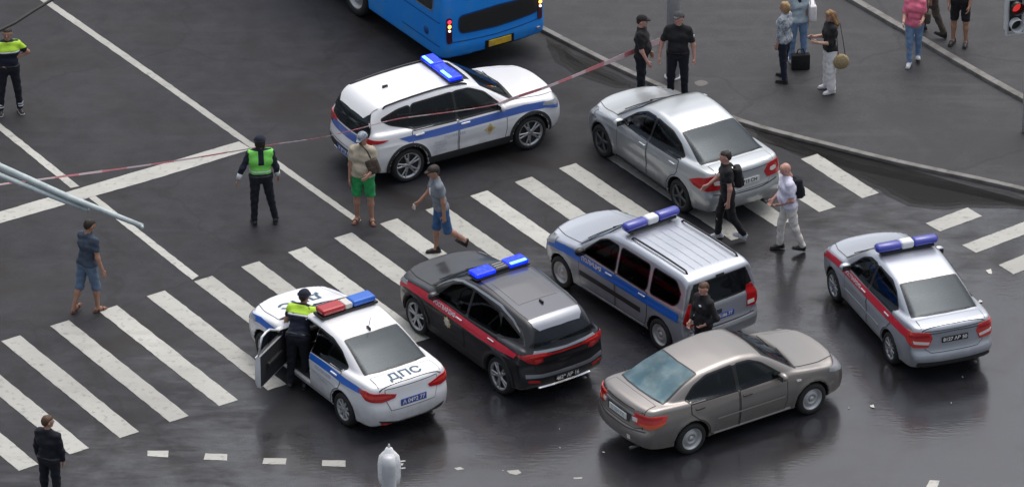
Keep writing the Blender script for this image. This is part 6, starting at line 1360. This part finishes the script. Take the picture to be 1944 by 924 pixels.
person(1488, 152, 152, z0=KZ, H=1.68, label='woman with short blond hair in a grey patterned blouse and navy trousers', skin='skin_fair', top='patterned', bottom='navy_cloth', sleeve=1.5, hem=.78, hair=('bob','hair_blond'), female=True, build=1.10, group=GR_PED, headyaw=6,
       arms=(((.14,.10,-1),(.05,.35,-1)), ((-.12,.05,-1),(-.02,.20,-1))), legs=(((.06,.10,-1),(.02,.04,-1)), ((-.04,-.08,-1),(-.02,-.10,-1))))
def p14(c):
    def tote(e):
        bm_obj('tote_body', rbox_bm(.13,.42,.34,.035), M['white_cloth'], e)
        for s in (.04,-.04): tube('handle', [(s,.12,.16),(s-.02,.06,.34),(s-.03,0,.38),(s-.02,-.06,.34),(s,-.12,.16)], .010, M['white_cloth'], e, 6)
    held('tote_bag', 'white tote bag on the shoulder of the woman in jeans', 'bag', c, ppt(c, (.25,-.06,1.16)), tote)
    def blk(e):
        bm_obj('bag_body', rbox_bm(.36,.14,.32,.02), M['black_cloth'], e); tube('handle', [(-.08,0,.15),(-.05,0,.26),(.05,0,.26),(.08,0,.15)], .012, M['black_cloth'], e, 6)
    held('black_bag', 'black square bag standing behind the legs of the woman in jeans', 'bag', c, (.0,-.30,.16), blk)
person(1514, 118, 98, z0=KZ, H=1.70, label='woman in jeans and pale top with a white tote bag, behind the patterned blouse', skin='skin_fair', top='pale_top', bottom='denim', sleeve=.6, hem=.90, hair=('long','hair_dark'), female=True, shoe='shoe_white', sole='sole', group=GR_PED, over=p14)
def p15(c):
    def ph_(e): bm_obj('phone_body', rbox_bm(.075,.15,.010,.004, (0,0,0), Matrix.Rotation(R(35), 4, 'X')), M['phone'], e)
    held('phone', 'phone held up by the woman in white trousers', 'phone', c, (c['J']['hand0']+c['J']['hand1'])/2+Vector((0,.03,.03)), ph_)
    def bag(e):
        o = lathe('basket_body', [(.001,.055),(.13,.05),(.155,.02),(.155,-.02),(.13,-.05),(.001,-.055)], M['straw'], e, 28, 'y'); o.rotation_euler = (0,0,R(80))
        tube('shoulder_strap', [(.0,-.08,.12),(.05,-.05,.40),(.13,.0,.76),(.10,.08,.62),(.02,.06,.2),(0,.06,.10)], .008, M['brown_bag'], e, 6)
    held('straw_bag', 'round straw bag hanging behind the woman in white trousers', 'bag', c, ppt(c, (-.21,-.16,.70)), bag)
person(1574, 172, 196, z0=KZ, H=1.72, label='woman with long light hair in a black blouse and wide white trousers', skin='skin_fair', top='black_cloth', bottom='white_cloth', sleeve=1.05, hem=.88, hair=('long','hair_light'), female=True, shoe='shoe_white', sole='sole', flare=.030, headpitch=20, group=GR_PED,
       arms=(((.12,.25,-1),(-.15,.95,.10)), ((-.12,.25,-1),(.15,.95,.12))), curl=(45,45), over=p15)
def p16(c):
    def bg(e): bm_obj('bag_body', rbox_bm(.12,.26,.24,.04), M['brown_cloth'], e); tube('handle', [(0,-.08,.1),(0,-.03,.30),(0,.05,.30),(0,.09,.1)], .012, M['brown_cloth'], e, 6)
    held('shoulder_bag', 'dark shoulder bag of the woman in the pink top', 'bag', c, ppt(c, (-.26,.02,1.08)), bg)
person(1726, 124, 262, z0=KZ, H=1.70, label='woman in a pink top and jeans walking towards the camera', skin='skin_fair', top='pink_cloth', bottom='denim', sleeve=.9, hem=.84, hair=('long','hair_brown'), female=True, shoe='shoe_white', sole='sole', anchor='R', group=GR_PED,
       arms=(((.16,.15,-1),(.02,.80,-.2)), ((-.14,.10,-1),(.10,.75,-.1))), legs=(((-.02,.12,-1),(-.02,.02,-1)), ((.02,-.18,-1),(.02,-.35,-1))), footpitch=(0,-20), over=p16)
person(1772, 66, 160, z0=Z2, H=1.76, label='walking man in brown trousers cut off by the top edge', skin='skin_tan', top='brown_cloth', bottom='brown_cloth', sleeve=.6, hair=('short','hair_dark'), group=GR_PED, arms=(((.14,.2,-1),(.0,.6,-1)), ((-.14,-.1,-1),(-.02,.1,-1))), legs=(((.04,.36,-1),(.02,.22,-1)), ((-.02,-.22,-1),(-.02,-.48,-1))), footpitch=(6,-22))
person(1821, 84, 250, z0=Z2, H=1.78, label='man in black shorts with bare legs cut off by the top edge', skin='skin_tan', top='black_cloth', bottom='black_cloth', sleeve=.6, shorts=.95, hair=('short','hair_dark'), group=GR_PED, arms=(((.14,.05,-1),(-.05,.5,-1)), ((-.14,.05,-1),(.05,.5,-1))))
